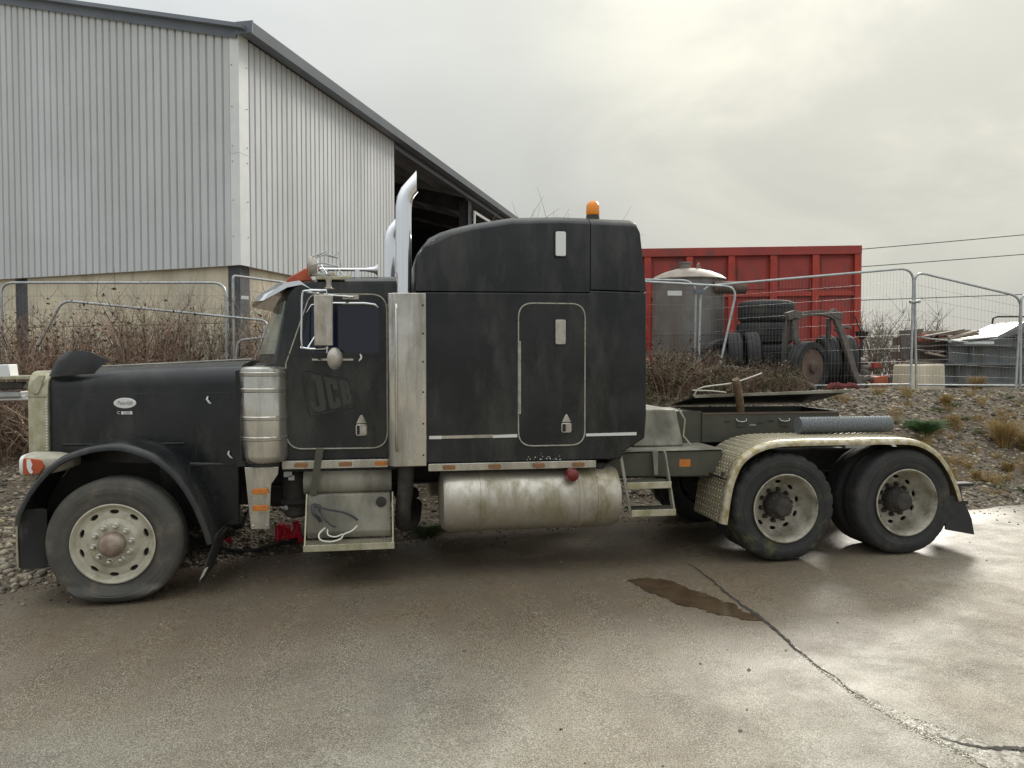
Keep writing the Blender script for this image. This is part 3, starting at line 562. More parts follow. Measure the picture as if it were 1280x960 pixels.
# --- wheels
def ringpts(prof, n, ax): return None
def tyre_mesh(R0, W, flat=None, lug=0.0, n=96):
    # section from inner bead round the tread to the outer bead; outer face at y=0
    w = W; rb = .305
    prof = [(rb, w*.92), (rb+.02, w*.97), (rb+.08, w*1.02), (R0-.07, w*1.0), (R0-.03, w*.96), (R0-.008, w*.88), (R0, w*.80), (R0, w*.66), (R0-.012, w*.655), (R0-.012, w*.63), (R0, w*.625), (R0, w*.38), (R0-.012, w*.375), (R0-.012, w*.35), (R0, w*.345), (R0, w*.20),
            (R0-.008, w*.12), (R0-.03, w*.04), (R0-.045, w*.025), (R0-.052, w*.022), (R0-.07, w*.0), (R0-.085, -w*.012), (R0-.09, -w*.006), (R0-.11, -w*.018), (rb+.11, -w*.02), (rb+.095, -w*.015), (rb+.09, -w*.004), (rb+.06, -w*.0), (rb+.02, w*.03), (rb, w*.08)]
    md = None
    if lug:
        def md(i, j, r): return r - (lug if (i % 4 == 0 and (4 <= j <= 7 or 14 <= j <= 18)) else 0) - (lug*.6 if (i % 4 == 2 and 8 < j < 14) else 0)
    m_ = MB(); m_.lathe(prof+[prof[0]], n, 'y', mod=md, cap=False); bmesh.ops.remove_doubles(m_.bm, verts=m_.bm.verts[:], dist=.0001)
    if flat is not None:
        for v in m_.bm.verts:
            if v.co.z < -.345:
                t = (-.345-v.co.z)/(R0-.345); sq = (R0-flat)*t
                v.co.z += sq; r = math.hypot(v.co.x, v.co.z)
                side = (v.co.y/w-.5)*2
                bl = min(1, (R0-flat)/.03); v.co.y += side*.06*math.sin(min(1, t)*math.pi)*bl; v.co.x *= 1+.05*t*bl
            if v.co.z < -flat: v.co.z = -flat+.0005*random.random()
    return m_
def oval_cut(o, rr, y0, y1, n, rx, rz, off=0.0):   # boolean hand holes
    m_ = MB()
    for k in range(n):
        a = 2*math.pi*k/n+off; ca, sa = math.cos(a), math.sin(a); ring = []
        for i in range(16):
            th = 2*math.pi*i/16; u, v = rx*math.cos(th), rz*math.sin(th); ring.append((rr+v, u))
        m_.loft([[(r_*ca-t_*sa, y, r_*sa+t_*ca) for r_, t_ in ring] for y in (y0, y1)])
    c = m_.build('cutter', 'chassis', recenter=False)
    md = o.modifiers.new('holes', 'BOOLEAN'); md.operation = 'DIFFERENCE'; md.object = c; md.solver = 'EXACT'
    bpy.context.view_layer.update()
    me = bpy.data.meshes.new_from_object(o.evaluated_get(bpy.context.evaluated_depsgraph_get())); o.modifiers.clear(); o.data = me
    bpy.data.objects.remove(c); me.shade_smooth(); me.set_sharp_from_angle(angle=R_(35))
def nut(mat, parent, r=.02):
    m_ = MB(); m_.lathe([(r*1.25, .0), (r*1.25, -.006), (r, -.008), (r, -.034), (r*.75, -.044), (r*.3, -.048)], 6 if mat == 'hub_dark' else 12, 'y'); return m_.build('lug_nut', mat, parent, smooth=True)
def front_wheel():
    m_ = MB(); rim = [(.30, .20), (.325, .21), (.325, .19), (.305, .16), (.30, .06), (.312, .012), (.322, -.012), (.312, -.016), (.296, .0), (.286, .02), (.262, .028), (.235, .018), (.20, .022), (.185, .012), (.168, -.004), (.10, -.006), (.10, .03), (.19, .045), (.24, .05), (.285, .06), (.29, .16)]
    m_.lathe(rim+[rim[0]], 64, 'y', cap=False); bmesh.ops.remove_doubles(m_.bm, verts=m_.bm.verts[:], dist=.0001)
    o = m_.build('wheel', 'rim_cream', None, smooth=True, recenter=False); oval_cut(o, .252, -.05, .1, 10, .036, .018, .3)
    attach(o, T)
    t = tyre_mesh(.52, .27, flat=.488, n=112).build('tyre', 'rubber_dusty', o, smooth=True, ang=45); t['label'] = 'flat tyre squashed on the ground'
    MB().lathe([(.10, .02), (.10, -.02), (.096, -.06), (.08, -.085), (.05, -.098), (.015, -.102)], 32, 'y').build('hub_cap', 'hub_rust', o, smooth=True)
    n0 = nut('nut_chrome', o)
    for k in range(10):
        a = 2*math.pi*k/10+.15; p = (.143*math.cos(a), -.006, .143*math.sin(a))
        if k == 0: n0.location = p
        else: share(n0, p, o)
    MB().lathe([(.28, .07), (.28, .15), (.05, .16)], 24, 'y').build('brake_drum', 'hub_dark', o, smooth=True)
    return o
def rear_wheel(mat, n=96, lug=.014):
    m_ = MB(); rim = [(.325, .26), (.30, .25), (.298, .06), (.312, .012), (.322, -.012), (.312, -.016), (.300, .0), (.290, .035), (.283, .09), (.272, .14), (.25, .175), (.22, .192), (.17, .20), (.09, .20), (.09, .215), (.20, .218), (.27, .19), (.285, .25)]
    m_.lathe(rim+[rim[0]], 64, 'y', cap=False); bmesh.ops.remove_doubles(m_.bm, verts=m_.bm.verts[:], dist=.0001)
    o = m_.build('wheel', 'rim_grimy', None, smooth=True, recenter=False); oval_cut(o, .222, .14, .26, 10, .032, .017, .2)
    attach(o, T)
    tyre_mesh(.508, .275, flat=.503, lug=lug, n=n).build('tyre', mat, o, smooth=True, ang=40)
    m2 = tyre_mesh(.508, .275, flat=.503, lug=lug, n=n); bmesh.ops.translate(m2.bm, vec=(0, .32, 0), verts=m2.bm.verts[:]); m2.build('inner_tyre', mat, o, smooth=True, ang=40)
    MB().lathe([(.125, .20), (.125, .13), (.115, .10), (.10, .085), (.085, .03), (.075, .015), (.05, .008), (.02, .006)], 28, 'y').build('hub', 'hub_dark', o, smooth=True)
    n0 = nut('hub_dark', o, .019)
    for k in range(10):
        a = 2*math.pi*k/10+.15; p = (.15*math.cos(a), .196, .15*math.sin(a))
        if k == 0: n0.location = p
        else: share(n0, p, o)
    nh = MB().lathe([(.014, .0), (.014, -.012), (.006, -.014)], 6, 'y').build('hub_bolt', 'hub_dark', o)
    for k in range(8):
        a = 2*math.pi*k/8; p = (.108*math.cos(a), .092, .108*math.sin(a))
        if k == 0: nh.location = p
        else: share(nh, p, o)
    MB().lathe([(.255, .25), (.255, .5), (.05, .52)], 24, 'y').build('brake_drum', 'hub_dark', o, smooth=True)
    return o
def copy_part(o, loc, rz):
    c = o.copy(); COL.objects.link(c); c.location = loc; c.rotation_euler = (0, 0, rz)
    for ch in list(o.children):
        d = ch.copy(); COL.objects.link(d); d.parent = c
    return c
fw = front_wheel(); fw.location = (-.03, .0, gz(0)+.488)
copy_part(fw, (-.03, 2*CY, gz(0)+.488), math.pi)
rw = rear_wheel('rubber_moss'); rw.location = (5.77, .02, gz(5.77)+.503); copy_part(rw, (5.77, 2*CY-.02, gz(5.77)+.503), math.pi)
rw2 = rear_wheel('rubber', lug=.003); rw2.location = (7.01, .02, gz(7.01)+.503); copy_part(rw2, (7.01, 2*CY-.02, gz(7.01)+.503), math.pi)

# --- bonnet
def hood_ring(x, ys, zb, zt, r):
    p = [(ys, zb), (ys-.0, zt-r)]+[(ys+r-r*math.cos(R_(a)), zt-r+r*math.sin(R_(a))) for a in (20, 40, 60, 78)]+[(ys+r+.1, zt+.012), (CY, zt+.045)]
    full = p+[(2*CY-a, b) for a, b in p[:-1][::-1]]
    return [(x, a, b) for a, b in full]
st = [(-.72, .63, 1.02, 1.775, .13), (-.4, .585, 1.02, 1.795, .14), (0, .535, 1.0, 1.815, .15), (.45, .475, 1.0, 1.835, .16), (.875, .425, .98, 1.85, .17)]
hood = MB().loft([hood_ring(*s) for s in st]).build('bonnet', 'black_paint', T, smooth=True, ang=50)
# crease line and lower ledge along the bonnet side
hy = lambda x: .63-(x+.72)/1.595*.205
m_ = MB(); m_.hexa([(-.70, hy(-.70)-.004, 1.592), (.86, hy(.86)-.004, 1.612), (.86, hy(.86)+.01, 1.612), (-.70, hy(-.70)+.01, 1.592), (-.70, hy(-.70)-.004, 1.598), (.86, hy(.86)-.004, 1.618), (.86, hy(.86)+.01, 1.618), (-.70, hy(-.70)+.01, 1.598)]); m_.build('bonnet_seam', 'ghost', hood)
m_ = MB(); m_.tube([(-.62, hy(-.62)-.0, 1.165), (.0, hy(0)-.0, 1.168), (.40, hy(.4)-.0, 1.172)], .012, 8); m_.build('bonnet_ledge', 'black_paint', hood, smooth=True)
m_ = MB(); m_.hexa([(-.66, CY-.06, 1.825), (.86, CY-.06, 1.90), (.86, CY+.06, 1.90), (-.66, CY+.06, 1.825), (-.66, CY-.02, 1.835), (.86, CY-.02, 1.912), (.86, CY+.02, 1.912), (-.66, CY+.02, 1.835)]); m_.build('bonnet_hinge', 'stainless', hood)
# cowl side below the bonnet, behind the fender
m_ = MB(); m_.prism([(.28, .46), (.86, .45), (.86, .995), (.2, 1.02), (.2, .75)], .44, .52); m_.build('cowl_side', 'black_paint', T, bevel=.012)
m_ = MB(); m_.box(.42, .86, .425, .445, .985, .995); m_.build('cowl_seam', 'ghost', T)
m_ = MB(); m_.prism([(.28, .46), (.86, .45), (.86, .995), (.2, 1.02), (.2, .75)], 2*CY-.52, 2*CY-.44); m_.build('cowl_side', 'black_paint', T, bevel=.012)
# bonnet latches (white worn marks)
for x, z, a in ((.62, 1.545, .5), (.795, 1.07, .2)):
    m_ = MB(); m_.tube([(x-.012, hy(x)-.012, z+.035), (x-.02, hy(x)-.02, z+.01), (x, hy(x)-.018, z-.02), (x+.012, hy(x)-.01, z-.03)], [.006, .009, .009, .005], 8); m_.build('bonnet_latch', 'white_lens', T, smooth=True)
# badge
m_ = MB(); bx, bzz = -.095, 1.522
m_.prism([(.097*math.cos(t*math.pi/16), .046*math.sin(t*math.pi/16)) for t in range(32)], -.008, .0)
bmesh.ops.rotate(m_.bm, matrix=Matrix.Rotation(-math.atan(.205/1.595), 3, 'Z'), verts=m_.bm.verts[:]); bmesh.ops.translate(m_.bm, vec=(bx, hy(bx)-.0, bzz), verts=m_.bm.verts[:])
badge = m_.build('badge', 'emblem', T, bevel=.004)
M('letter_grey', (.34, .34, .33, 1), None, rough=.5)
text_mesh('badge_lettering', 'Peterbilt', .052, 'letter_grey', badge, SIDE(bx, hy(bx)-.0095, bzz+.001) @ Matrix.Rotation(-math.atan(.205/1.595), 4, 'Y'), .0015, .25, .72)
m_ = MB(); m_.box(-.125, -.035, hy(-.1)-.012, hy(-.1), 1.425, 1.452); np_ = m_.build('model_plate', 'emblem', T)
text_mesh('plate_lettering', '500', .034, 'letter_grey', np_, SIDE(-.08, hy(-.1)-.0135, 1.439), .001, 0, 1.1)
text_mesh('plate_lettering', 'C', .034, 'emblem', np_, SIDE(-.15, hy(-.15)-.004, 1.439), .003, 0, 1.0)
# radiator shell with grille, trim flap, rivets
def shell_poly(i=0.0, zt=1.80): return rpoly([(.60+i, 1.0+i), (2*CY-.60-i, 1.0+i), (2*CY-.60-i, zt-i), (.60+i, zt-i)], [.02, .02, .2, .2], 6)
m_ = MB(); o_, h_ = shell_poly(), shell_poly(.07)
m_.plate(o_, [h_], 0, .155); 
for v in m_.bm.verts: v.co = Vector((-.885+v.co.y, v.co.x, v.co.z))
m_.build('radiator_shell', 'shell_cream', T, bevel=.012)
m_ = MB(); m_.box(-.875, -.873, .605, .615, 1.598, 1.602); bmesh.ops.delete(m_.bm, geom=m_.bm.verts[:], context='VERTS')
m_.box(-.884, -.735, .5985, .61, 1.575, 1.580); m_.build('shell_seam', 'hub_dark', T)
for k in range(16): B(-.80, -.79, .69+.0665*k, .70+.0665*k, 1.08, 1.72, 'grille_bar', 'stainless')
m_ = MB(); m_.prism(rpoly([(-.85, 1.60), (-.80, 1.60), (-.735, 1.77), (-.79, 1.77), (-.845, 1.72)], .02, 4), .585, .605); m_.build('shell_flap', 'shell_cream', T, bevel=.008)
rv = MB().lathe([(.007, 0), (.006, -.004), (.002, -.006)], 8, 'y').build('rivet', 'emblem', T)
for k in range(22):
    p = (-.742, .598, 1.03+.024*k)
    if k == 0: rv.location = p
    else: share(rv, p, T)
# bug deflector across the nose of the bonnet
plan = [(-.36, .60), (-.50, .575), (-.62, .575), (-.70, .60), (-.745, .68), (-.76, .82), (-.765, 1.0), (-.77, CY)]; plan = plan+[(a, 2*CY-b) for a, b in plan[:-1][::-1]]
hts = [.10, .185, .21, .205, .185, .17, .165, .16]; hts = hts[:5]+[.15, .11, .075]+[.06, .05, .045, .04, .04, .04, .03]
zb_ = [1.775, 1.765, 1.755, 1.75, 1.765, 1.785, 1.795, 1.80]; zb_ = zb_+zb_[:-1][::-1]
fine_ = spline([(a, b, 0) for a, b in plan], 4); hv = spline([(h, z, 0) for h, z in zip(hts, zb_)], 4); plan = [(p.x, p.y) for p in fine_]; hts = [p.x for p in hv]; zb_ = [p.y for p in hv]
m_ = MB(); out_, inn = [], []
rows = []
for (x, y), h, zb in zip(plan, hts, zb_):
    c = Vector((-.4, CY, 0)); d = (Vector((x, y, 0))-c).normalized(); rows.append((Vector((x, y, zb)), Vector((x+.05, y, zb+h*.6)), Vector((x+.115, y+(.04 if y < CY else -.04)*(abs(y-CY) > .3), zb+h+.01)), d))
m_.loft([[a, b, c, c+d*-.008, b+d*-.008, a+d*-.008] for a, b, c, d in rows]); m_.build('bug_deflector', 'black_plain', T, smooth=True, ang=60)
# headlight pods
for f in (lambda p: p, mir):
    m_ = MB(); rr = lambda x, s, y: [f((x, y+a*.19*s, 1.045+b*.085*s)) for a, b in [(math.copysign(abs(math.cos(t))**.5, math.cos(t)), math.copysign(abs(math.sin(t))**.5, math.sin(t))) for t in [2*math.pi*i/20 for i in range(20)]]]
    m_.loft([rr(-.735, 1, .32), rr(-.66, 1.0, .32), rr(-.58, .95, .33), rr(-.50, .75, .36), rr(-.44, .45, .42)]); pod = m_.build('headlight_pod', 'rim_cream', T, smooth=True)
    m_ = MB(); m_.loft([rr(-.765, .98, .32), rr(-.76, 1.03, .32), rr(-.735, 1.03, .32)]); m_.build('headlight', 'white_lens', pod, smooth=True)
    y = .122
    m_ = MB(); m_.loft([[f((a, y-.0+o, b)) for a, b in rpoly([(-.727, .975), (-.61, .985), (-.575, 1.04), (-.60, 1.095), (-.727, 1.115)], .02, 3)] for o in (-.006, .02)]); m_.build('turn_signal', 'orange_red', pod, bevel=.004)
    m_ = MB(); m_.loft([[f((a, y-.0+o, b)) for a, b in [(-.70, 1.105), (-.675, 1.105), (-.658, 1.06), (-.668, 1.03), (-.655, 1.0), (-.668, .985), (-.685, 1.0), (-.70, 1.04)]] for o in (-.010, -.006)]); m_.build('broken_lens', 'white_lens', pod)
    B(*sorted((f((-.56, 0, 0))[0], f((-.50, 0, 0))[0])), *sorted((f((0, .38, 0))[1], f((0, .7, 0))[1])), 1.0, 1.04, 'headlight_bracket', 'chassis')
# fenders
FP = [(-.765, .60), (-.745, .70), (-.67, .85), (-.587, .965), (-.50, 1.06), (-.411, 1.126), (-.31, 1.172), (-.205, 1.204), (-.08, 1.222), (.032, 1.219), (.155, 1.187), (.271, 1.137), (.365, 1.072), (.451, .991), (.53, .885), (.601, .759), (.66, .62), (.703, .494), (.73, .40)]
FPs = [(p.x, p.y) for p in spline([(a, b, 0) for a, b in FP], 3)]
for f, wdt in ((lambda p: p, .0), (mir, .0)):
    m_ = MB(); rings = []
    for i, (a, b) in enumerate(FPs):
        A = Vector(FPs[max(i-1, 0)]); Bq = Vector(FPs[min(i+1, len(FPs)-1)]); t = (Bq-A).normalized(); n_ = Vector((-t.y, t.x))
        prof = [(.62, .0), (.45, .012), (.2, .012), (.07, .006), (.02, -.008), (.0, -.028), (.0, -.05), (.012, -.055), (.012, -.030), (.03, -.018), (.2, -.004), (.62, -.012)]
        rings.append([f((a+n_.x*h, y, b+n_.y*h)) for y, h in prof])
    m_.loft(rings); m_.build('fender', 'black_paint', T, smooth=True, ang=50)
    # inner wheel well
    m_ = MB(); m_.loft([[f((a, y, b-.03)) for a, b in FPs]+[f((.74, y, .55)), f((-.76, y, .6))] for y in (.6, .63)]); m_.build('wheel_well', 'chassis', T)
# bumper
m_ = MB(); bp = [(-.60, .13), (-.74, .10), (-.785, .14), (-.80, .3), (-.82, CY)]; bp = bp+[(a, 2*CY-b) for a, b in bp[:-1][::-1]]
m_.loft([[(a, b, .235), (a+.015, b, .22), (a+.03, b+(.012 if b < CY else -.012), .235), (a+.03, b+(.012 if b < CY else -.012), .69), (a+.012, b, .705), (a, b, .695)] for a, b in bp]); m_.build('bumper', 'black_plain', T, smooth=True, ang=40)
m_ = MB(); m_.tube([(-.787, .135, .23), (-.79, .132, .45), (-.786, .135, .70)], .009, 8); m_.build('bumper_edge', 'shell_cream', T, smooth=True)
B(-.6, -.5, .75, 1.7, .5, .66, 'tow_beam', 'chassis')
# mud flap behind the front wheel with a small white plate
for f in (lambda p: p, mir):
    m_ = MB(); m_.loft([[f((x, y, z)) for y, z, x in ((.06, .46, .735+o), (.58, .46, .735+o), (.58, .06, .60+o), (.06, .06, .60+o))] for o in (0, .012)]); fl = m_.build('mud_flap', 'rubber', T)
    m_ = MB(); m_.loft([[f((x, y, z)) for y, z, x in ((.052, .185, .652+o), (.052, .115, .618+o), (.056, .085, .606+o), (.056, .12, .637+o), (.052, .195, .675+o))] for o in (0, .004)]); m_.build('flap_tab', 'seal', fl)
# --- air cleaners either side of the cowl
for f in (lambda p: p, mir):
    c = f((1.10, .27, 0)); m_ = MB()
    m_.lathe([(.05, 1.03), (.17, 1.03), (.185, 1.045), (.192, 1.08), (.193, 1.09), (.193, 1.80), (.188, 1.82), (.17, 1.835), (.05, 1.845)], 40, 'z', c); ac = m_.build('air_cleaner', 'stainless', T, smooth=True)
    for z in (1.235, 1.405, 1.64, 1.775):
        MB().lathe([(.193, z-.018), (.198, z-.012), (.198, z-.006), (.194, z-.003), (.194, z+.003), (.198, z+.006), (.198, z+.012), (.193, z+.018)], 40, 'z', c, cap=False).build('band', 'stainless', ac, smooth=True)
    MB().lathe([(.13, 1.0), (.155, 1.0), (.155, 1.035), (.13, 1.035)], 32, 'z', c).build('outlet_collar', 'black_plain', ac, smooth=True)
    br = [(.955, .995), (1.23, .995), (1.225, .93), (1.17, .85), (1.165, .80), (1.15, .47), (1.0, .47)]
    m_ = MB(); m_.loft([[f((a, y, b)) for a, b in br] for y in (.15, .16)]); bk = m_.build('air_cleaner_bracket', 'stainless', T, bevel=.004)
    for z in (.795, .655):
        m_ = MB(); m_.loft([[f((a, y, b)) for a, b in rpoly([(1.01, z-.025), (1.155, z-.025), (1.14, z+.022), (1.025, z+.022)], .015, 3)] for y in (.125, .149)]); m_.build('marker_light', 'amber', bk, bevel=.006)
        m_ = MB(); m_.loft([[f((a, y, b)) for a, b in rrect(1.005, 1.16, z-.032, z-.02, .004, 2)] for y in (.128, .1495)]); m_.build('marker_base', 'shell_cream', bk)
    for x in (1.02, 1.13): m_ = MB(); m_.lathe([(.012, .15), (.011, .143), (.004, .14)], 8, 'y', f((x, 0, .5)) if f is not mir else (x, 2*CY-.30, .5)); m_.build('bolt_head', 'stainless', bk)
# --- cab, lofted across its width (vee windscreen)
def cab_ring(y, xf, zr, xs=0.0, top=0.0):
    k = xf; xb = lerp_tab(y, [(.285, 1.20), (.33, 1.175), (.42, 1.13), (.7, 1.03), (CY, .90)])
    return [(.865, y, .985), (.865, y, 1.80), (xb, y, 1.865), (1.245+k, y, 2.44), (1.30+k, y, 2.52+top*.5), (1.42+k*.5, y, 2.575+top), (1.75, y, zr), (2.25, y, zr+.01), (2.285, y, zr-.03), (2.285, y, .985)]
rg = [cab_ring(.285, .075, 2.56, top=-.03), cab_ring(.29, .06, 2.575, top=-.015), cab_ring(.33, .045, 2.60, top=.0), cab_ring(.42, .03, 2.625, top=.01), cab_ring(.7, -.04, 2.655, top=.02), cab_ring(CY, -.16, 2.67, top=.03)]
full = rg+[[mir(p) for p in r] for r in rg[:-1][::-1]]
cab = MB().loft(full).build('cab', 'black_paint', T, smooth=True, ang=32)
# windscreen halves, proud of the vee
def lerp3(a, b, t): return tuple(a[i]+(b[i]-a[i])*t for i in range(3))
def scr(y):
    for r0, r1 in zip(rg, rg[1:]):
        if r0[0][1] <= y <= r1[0][1]:
            t = (y-r0[0][1])/(r1[0][1]-r0[0][1]); return lerp3(r0[2], r1[2], t), lerp3(r0[3], r1[3], t)
for f in (lambda p: p, mir):
    rings = []
    for y in (.345, .42, .6, .7, .9, 1.17):
        a, b = scr(y); lo_, hi_ = lerp3(a, b, .13), lerp3(a, b, .93); off = (-.012, -.004, .006)
        rings.append([f(tuple(p[i]+off[i]*s for i in range(3))) for p, s in ((lo_, 1), (hi_, 1), (hi_, -.5), (lo_, -.5))])
    MB().loft(rings).build('windscreen', 'glass_screen', cab, smooth=True)
# sun visor over the windscreen
for f in (lambda p: p, mir):
    rings = []
    for y in (.28, .36, .5, .8, CY):
        k = lerp_tab(y, [(.28, .10), (.36, .03), (.5, -.02), (CY, -.14)])
        rings.append([f((1.47+k*.3, y, 2.50+.02*(y > .3))), f((1.30+k, y, 2.575+.02*(y > .4))), f((1.18+k, y, 2.555)), f((1.04+k, y, 2.455)), f((1.0+k, y, 2.40)), f((1.02+k, y, 2.41)), f((1.20+k, y, 2.515)), f((1.32+k, y, 2.54))])
    MB().loft(rings).build('sun_visor', 'chrome', T, smooth=True, ang=50)
# --- doors
DO = rpoly([(1.283, 1.86), (1.283, 1.13), (2.138, 1.125), (2.138, 2.465), (1.49, 2.458)], [.02, .14, .14, .14, .10], 7)
WO = rpoly([(1.385, 1.957), (2.072, 1.957), (2.072, 2.375), (1.49, 2.365)], [.03, .03, .06, .06], 5)
for f in (lambda p: p, mir):
    m_ = MB(); m_.plate(DO, [WO], .262, .284)
    for v in m_.bm.verts: v.co = Vector(f(tuple(v.co)))
    dr = m_.build('door', 'black_paint', cab, bevel=.004)
    m_ = MB(); m_.loft([[f((a, y, b)) for a, b in WO] for y in (.274, .283)]); m_.build('door_window', 'glass_dark', cab)
    m_ = MB(); m_.tube([f((a, .264, b)) for a, b in DO], .0065, 6, close=True); m_.build('door_trim', 'seal', cab, smooth=True)
    m_ = MB(); m_.tube([f((1.46, .258, 2.30)), f((1.50, .256, 2.365)), f((1.60, .255, 2.382)), f((1.95, .255, 2.386)), f((2.035, .255, 2.375)), f((2.065, .258, 2.35))], [.004, .008, .012, .012, .012, .006], 8); m_.build('window_vent_shade', 'chrome', cab, smooth=True)
    m_ = MB(); m_.loft([[f((a, y, b)) for a, b in ((1.30, 1.935), (2.13, 1.935), (2.13, 1.945), (1.30, 1.945))] for y in (.256, .264)]); m_.build('waist_rail', 'black_plain', cab)
    m_ = MB(); m_.loft([[f((a, y, b)) for a, b in rrect(1.865, 1.965, 1.235, 1.335, .02, 3)] for y in (.250, .2625)]); hp = m_.build('door_latch', 'stainless', cab, bevel=.004)
    m_ = MB(); m_.loft([[f((a, y, b)) for a, b in ((1.87, 1.342), (1.96, 1.342), (1.925, 1.415), (1.905, 1.415))] for y in (.254, .2625)]); m_.build('latch_lock_plate', 'stainless', cab, bevel=.003)
    m_ = MB(); m_.loft([[f((a, y, b)) for a, b in rrect(1.875, 1.90, 1.245, 1.325, .006, 2)] for y in (.2485, .2505)]); m_.build('latch_recess', 'glass_dark', cab)
    m_ = MB(); m_.loft([[f((a, y, b)) for a, b in rrect(1.905, 1.955, 1.25, 1.32, .006, 2)] for y in (.244, .2505)]); m_.build('latch_paddle', 'mirror_case', cab)
# painted-over raised logo on the driver's door: slanted frame and three letters
LG = rpoly([(1.405, 1.815), (1.475, 1.41), (1.85, 1.485), (1.80, 1.74)], [.04, .035, .03, .05], 5)
m_ = MB(); m_.tube([(a, .2605, b) for a, b in LG], .0055, 6, close=True); m_.build('logo_frame', 'ghost', cab, smooth=True)
def shear_pts(pts): return [(1.405+a+.16*(.40-b)*1.0*0+(.40-b)*.17, 1.415+b) for a, b in pts]
def letter(polys, holes, mt='logo_worn'):
    m_ = MB(); m_.plate(shear_pts(polys), [shear_pts(h) for h in holes], .2585, .2622); m_.build('logo_letter', mt, cab)
letter([(.075, .36), (.16, .345), (.16, .09), (.145, .045), (.09, .03), (.05, .045), (.03, .08), (.03, .125), (.07, .125), (.07, .09), (.09, .075), (.105, .09), (.105, .30), (.075, .305)], [])
letter([(.185, .335), (.27, .315), (.285, .285), (.285, .22), (.245, .225), (.245, .27), (.225, .275), (.225, .115), (.245, .11), (.25, .155), (.285, .15), (.285, .09), (.265, .065), (.20, .055), (.185, .085)], [])
letter([(.305, .31), (.37, .29), (.39, .265), (.39, .22), (.375, .20), (.395, .175), (.395, .125), (.375, .10), (.305, .09)], [[(.34, .265), (.355, .262), (.355, .225), (.34, .228)], [(.34, .185), (.36, .183), (.36, .135), (.34, .135)]])
m_ = MB(); m_.tube([(1.905, .252, 1.945), (1.918, .245, 1.925), (1.915, .244, 1.905), (1.895, .25, 1.885)], [.004, .009, .010, .004], 8); m_.build('door_pull', 'white_lens', cab, smooth=True)
# --- mirror on tube frame, round mirror below
mir_ = MB().prism(rpoly([(1.555, -.16), (1.70, -.13), (1.70, -.06), (1.62, -.035), (1.555, -.09)], .02, 4), 2.01, 2.42, 'z').build('mirror', 'mirror_case', T, bevel=.006)
m_ = MB(); m_.tube(spline([(1.62, -.1, 2.46), (1.50, -.1, 2.455), (1.462, -.09, 2.43), (1.455, -.09, 2.25), (1.452, -.09, 2.03), (1.48, -.09, 1.99), (1.62, -.1, 1.985), (1.66, -.1, 2.005)], 5), .0085, 8)
m_.tube([(1.655, -.1, 2.42), (1.652, -.1, 2.46), (1.52, -.1, 2.462)], .008, 8).tube([(1.655, -.1, 2.0), (1.655, -.1, 1.95)], .01, 8); m_.build('mirror_frame', 'chrome', mir_, smooth=True)
m_ = MB(); m_.tube([(1.50, -.09, 2.445), (1.70, .10, 2.435), (1.86, .255, 2.435)], .010, 8).tube([(1.45, -.09, 2.0), (1.52, .1, 1.93), (1.58, .255, 1.90)], .012, 8).tube([(1.50, -.09, 1.99), (1.62, -.02, 2.2), (1.58, -.06, 2.28)], .009, 8); m_.build('mirror_arm', 'chrome', mir_, smooth=True)
B(1.76, 1.90, .244, .262, 2.415, 2.455, 'mirror_mount', 'mirror_case', .005, mir_); B(1.50, 1.85, .246, .262, 1.885, 1.905, 'mirror_mount', 'mirror_case', .005, mir_)
m_ = MB(); m_.lathe([(.015, .045), (.05, .035), (.085, .01), (.09, 0), (.086, -.006)], 28, 'x', (0, 0, 0)); bmesh.ops.rotate(m_.bm, matrix=Matrix.Rotation(R_(-38), 3, 'Z'), verts=m_.bm.verts[:]); bmesh.ops.translate(m_.bm, vec=(1.715, -.12, 1.905), verts=m_.bm.verts[:]); m_.build('round_mirror', 'mirror_case', mir_, smooth=True)
m_ = MB(); m_.lathe([(.04, 2.475), (.05, 2.48), (.025, 2.49), (.018, 2.53), (.026, 2.555), (.026, 2.57)], 16, 'z', (1.665, -.02, 0)); m_.build('mirror_lamp_stem', 'mirror_case', mir_, smooth=True)
# far mirror
m_ = MB(); m_.prism(rpoly([(1.555, 2*CY+.16), (1.70, 2*CY+.13), (1.70, 2*CY+.06), (1.62, 2*CY+.035), (1.555, 2*CY+.09)], .02, 4), 2.01, 2.42, 'z'); fm = m_.build('mirror', 'mirror_case', T, bevel=.006)
m_ = MB(); m_.tube([(1.6, 2*CY+.09, 2.42), (1.7, 2*CY-.255, 2.435)], .01, 8).tube([(1.6, 2*CY+.09, 2.01), (1.6, 2*CY-.255, 1.90)], .01, 8); m_.build('mirror_arm', 'chrome', fm, smooth=True)
# --- roof furniture: spot lamp with wire guard, orange lamp, air horn
m_ = MB(); m_.lathe([(.02, .06), (.06, .05), (.085, .01), (.088, -.015), (.08, -.022)], 24, 'x', (1.50, .30, 2.70)); sl = m_.build('roof_spot_lamp', 'mirror_case', T, smooth=True)
m_ = MB()
for a in range(0, 360, 60):
    c_, s_ = math.cos(R_(a)), math.sin(R_(a)); m_.tube([(1.51, .30+.088*c_, 2.70+.088*s_), (1.60, .30+.11*c_, 2.72+.10*s_), (1.72, .30+.02*c_, 2.70+.09*s_)], .006, 6)
m_.tube([(1.55, .30, 2.79), (1.62, .30, 2.83), (1.68, .3, 2.78), (1.73, .3, 2.83), (1.75, .3, 2.70)], .006, 6).tube([(1.52, .3, 2.62), (1.58, .3, 2.71), (1.64, .3, 2.62), (1.72, .3, 2.68), (1.78, .3, 2.62)], .006, 6); m_.build('wire_guard', 'galv', sl, smooth=True)
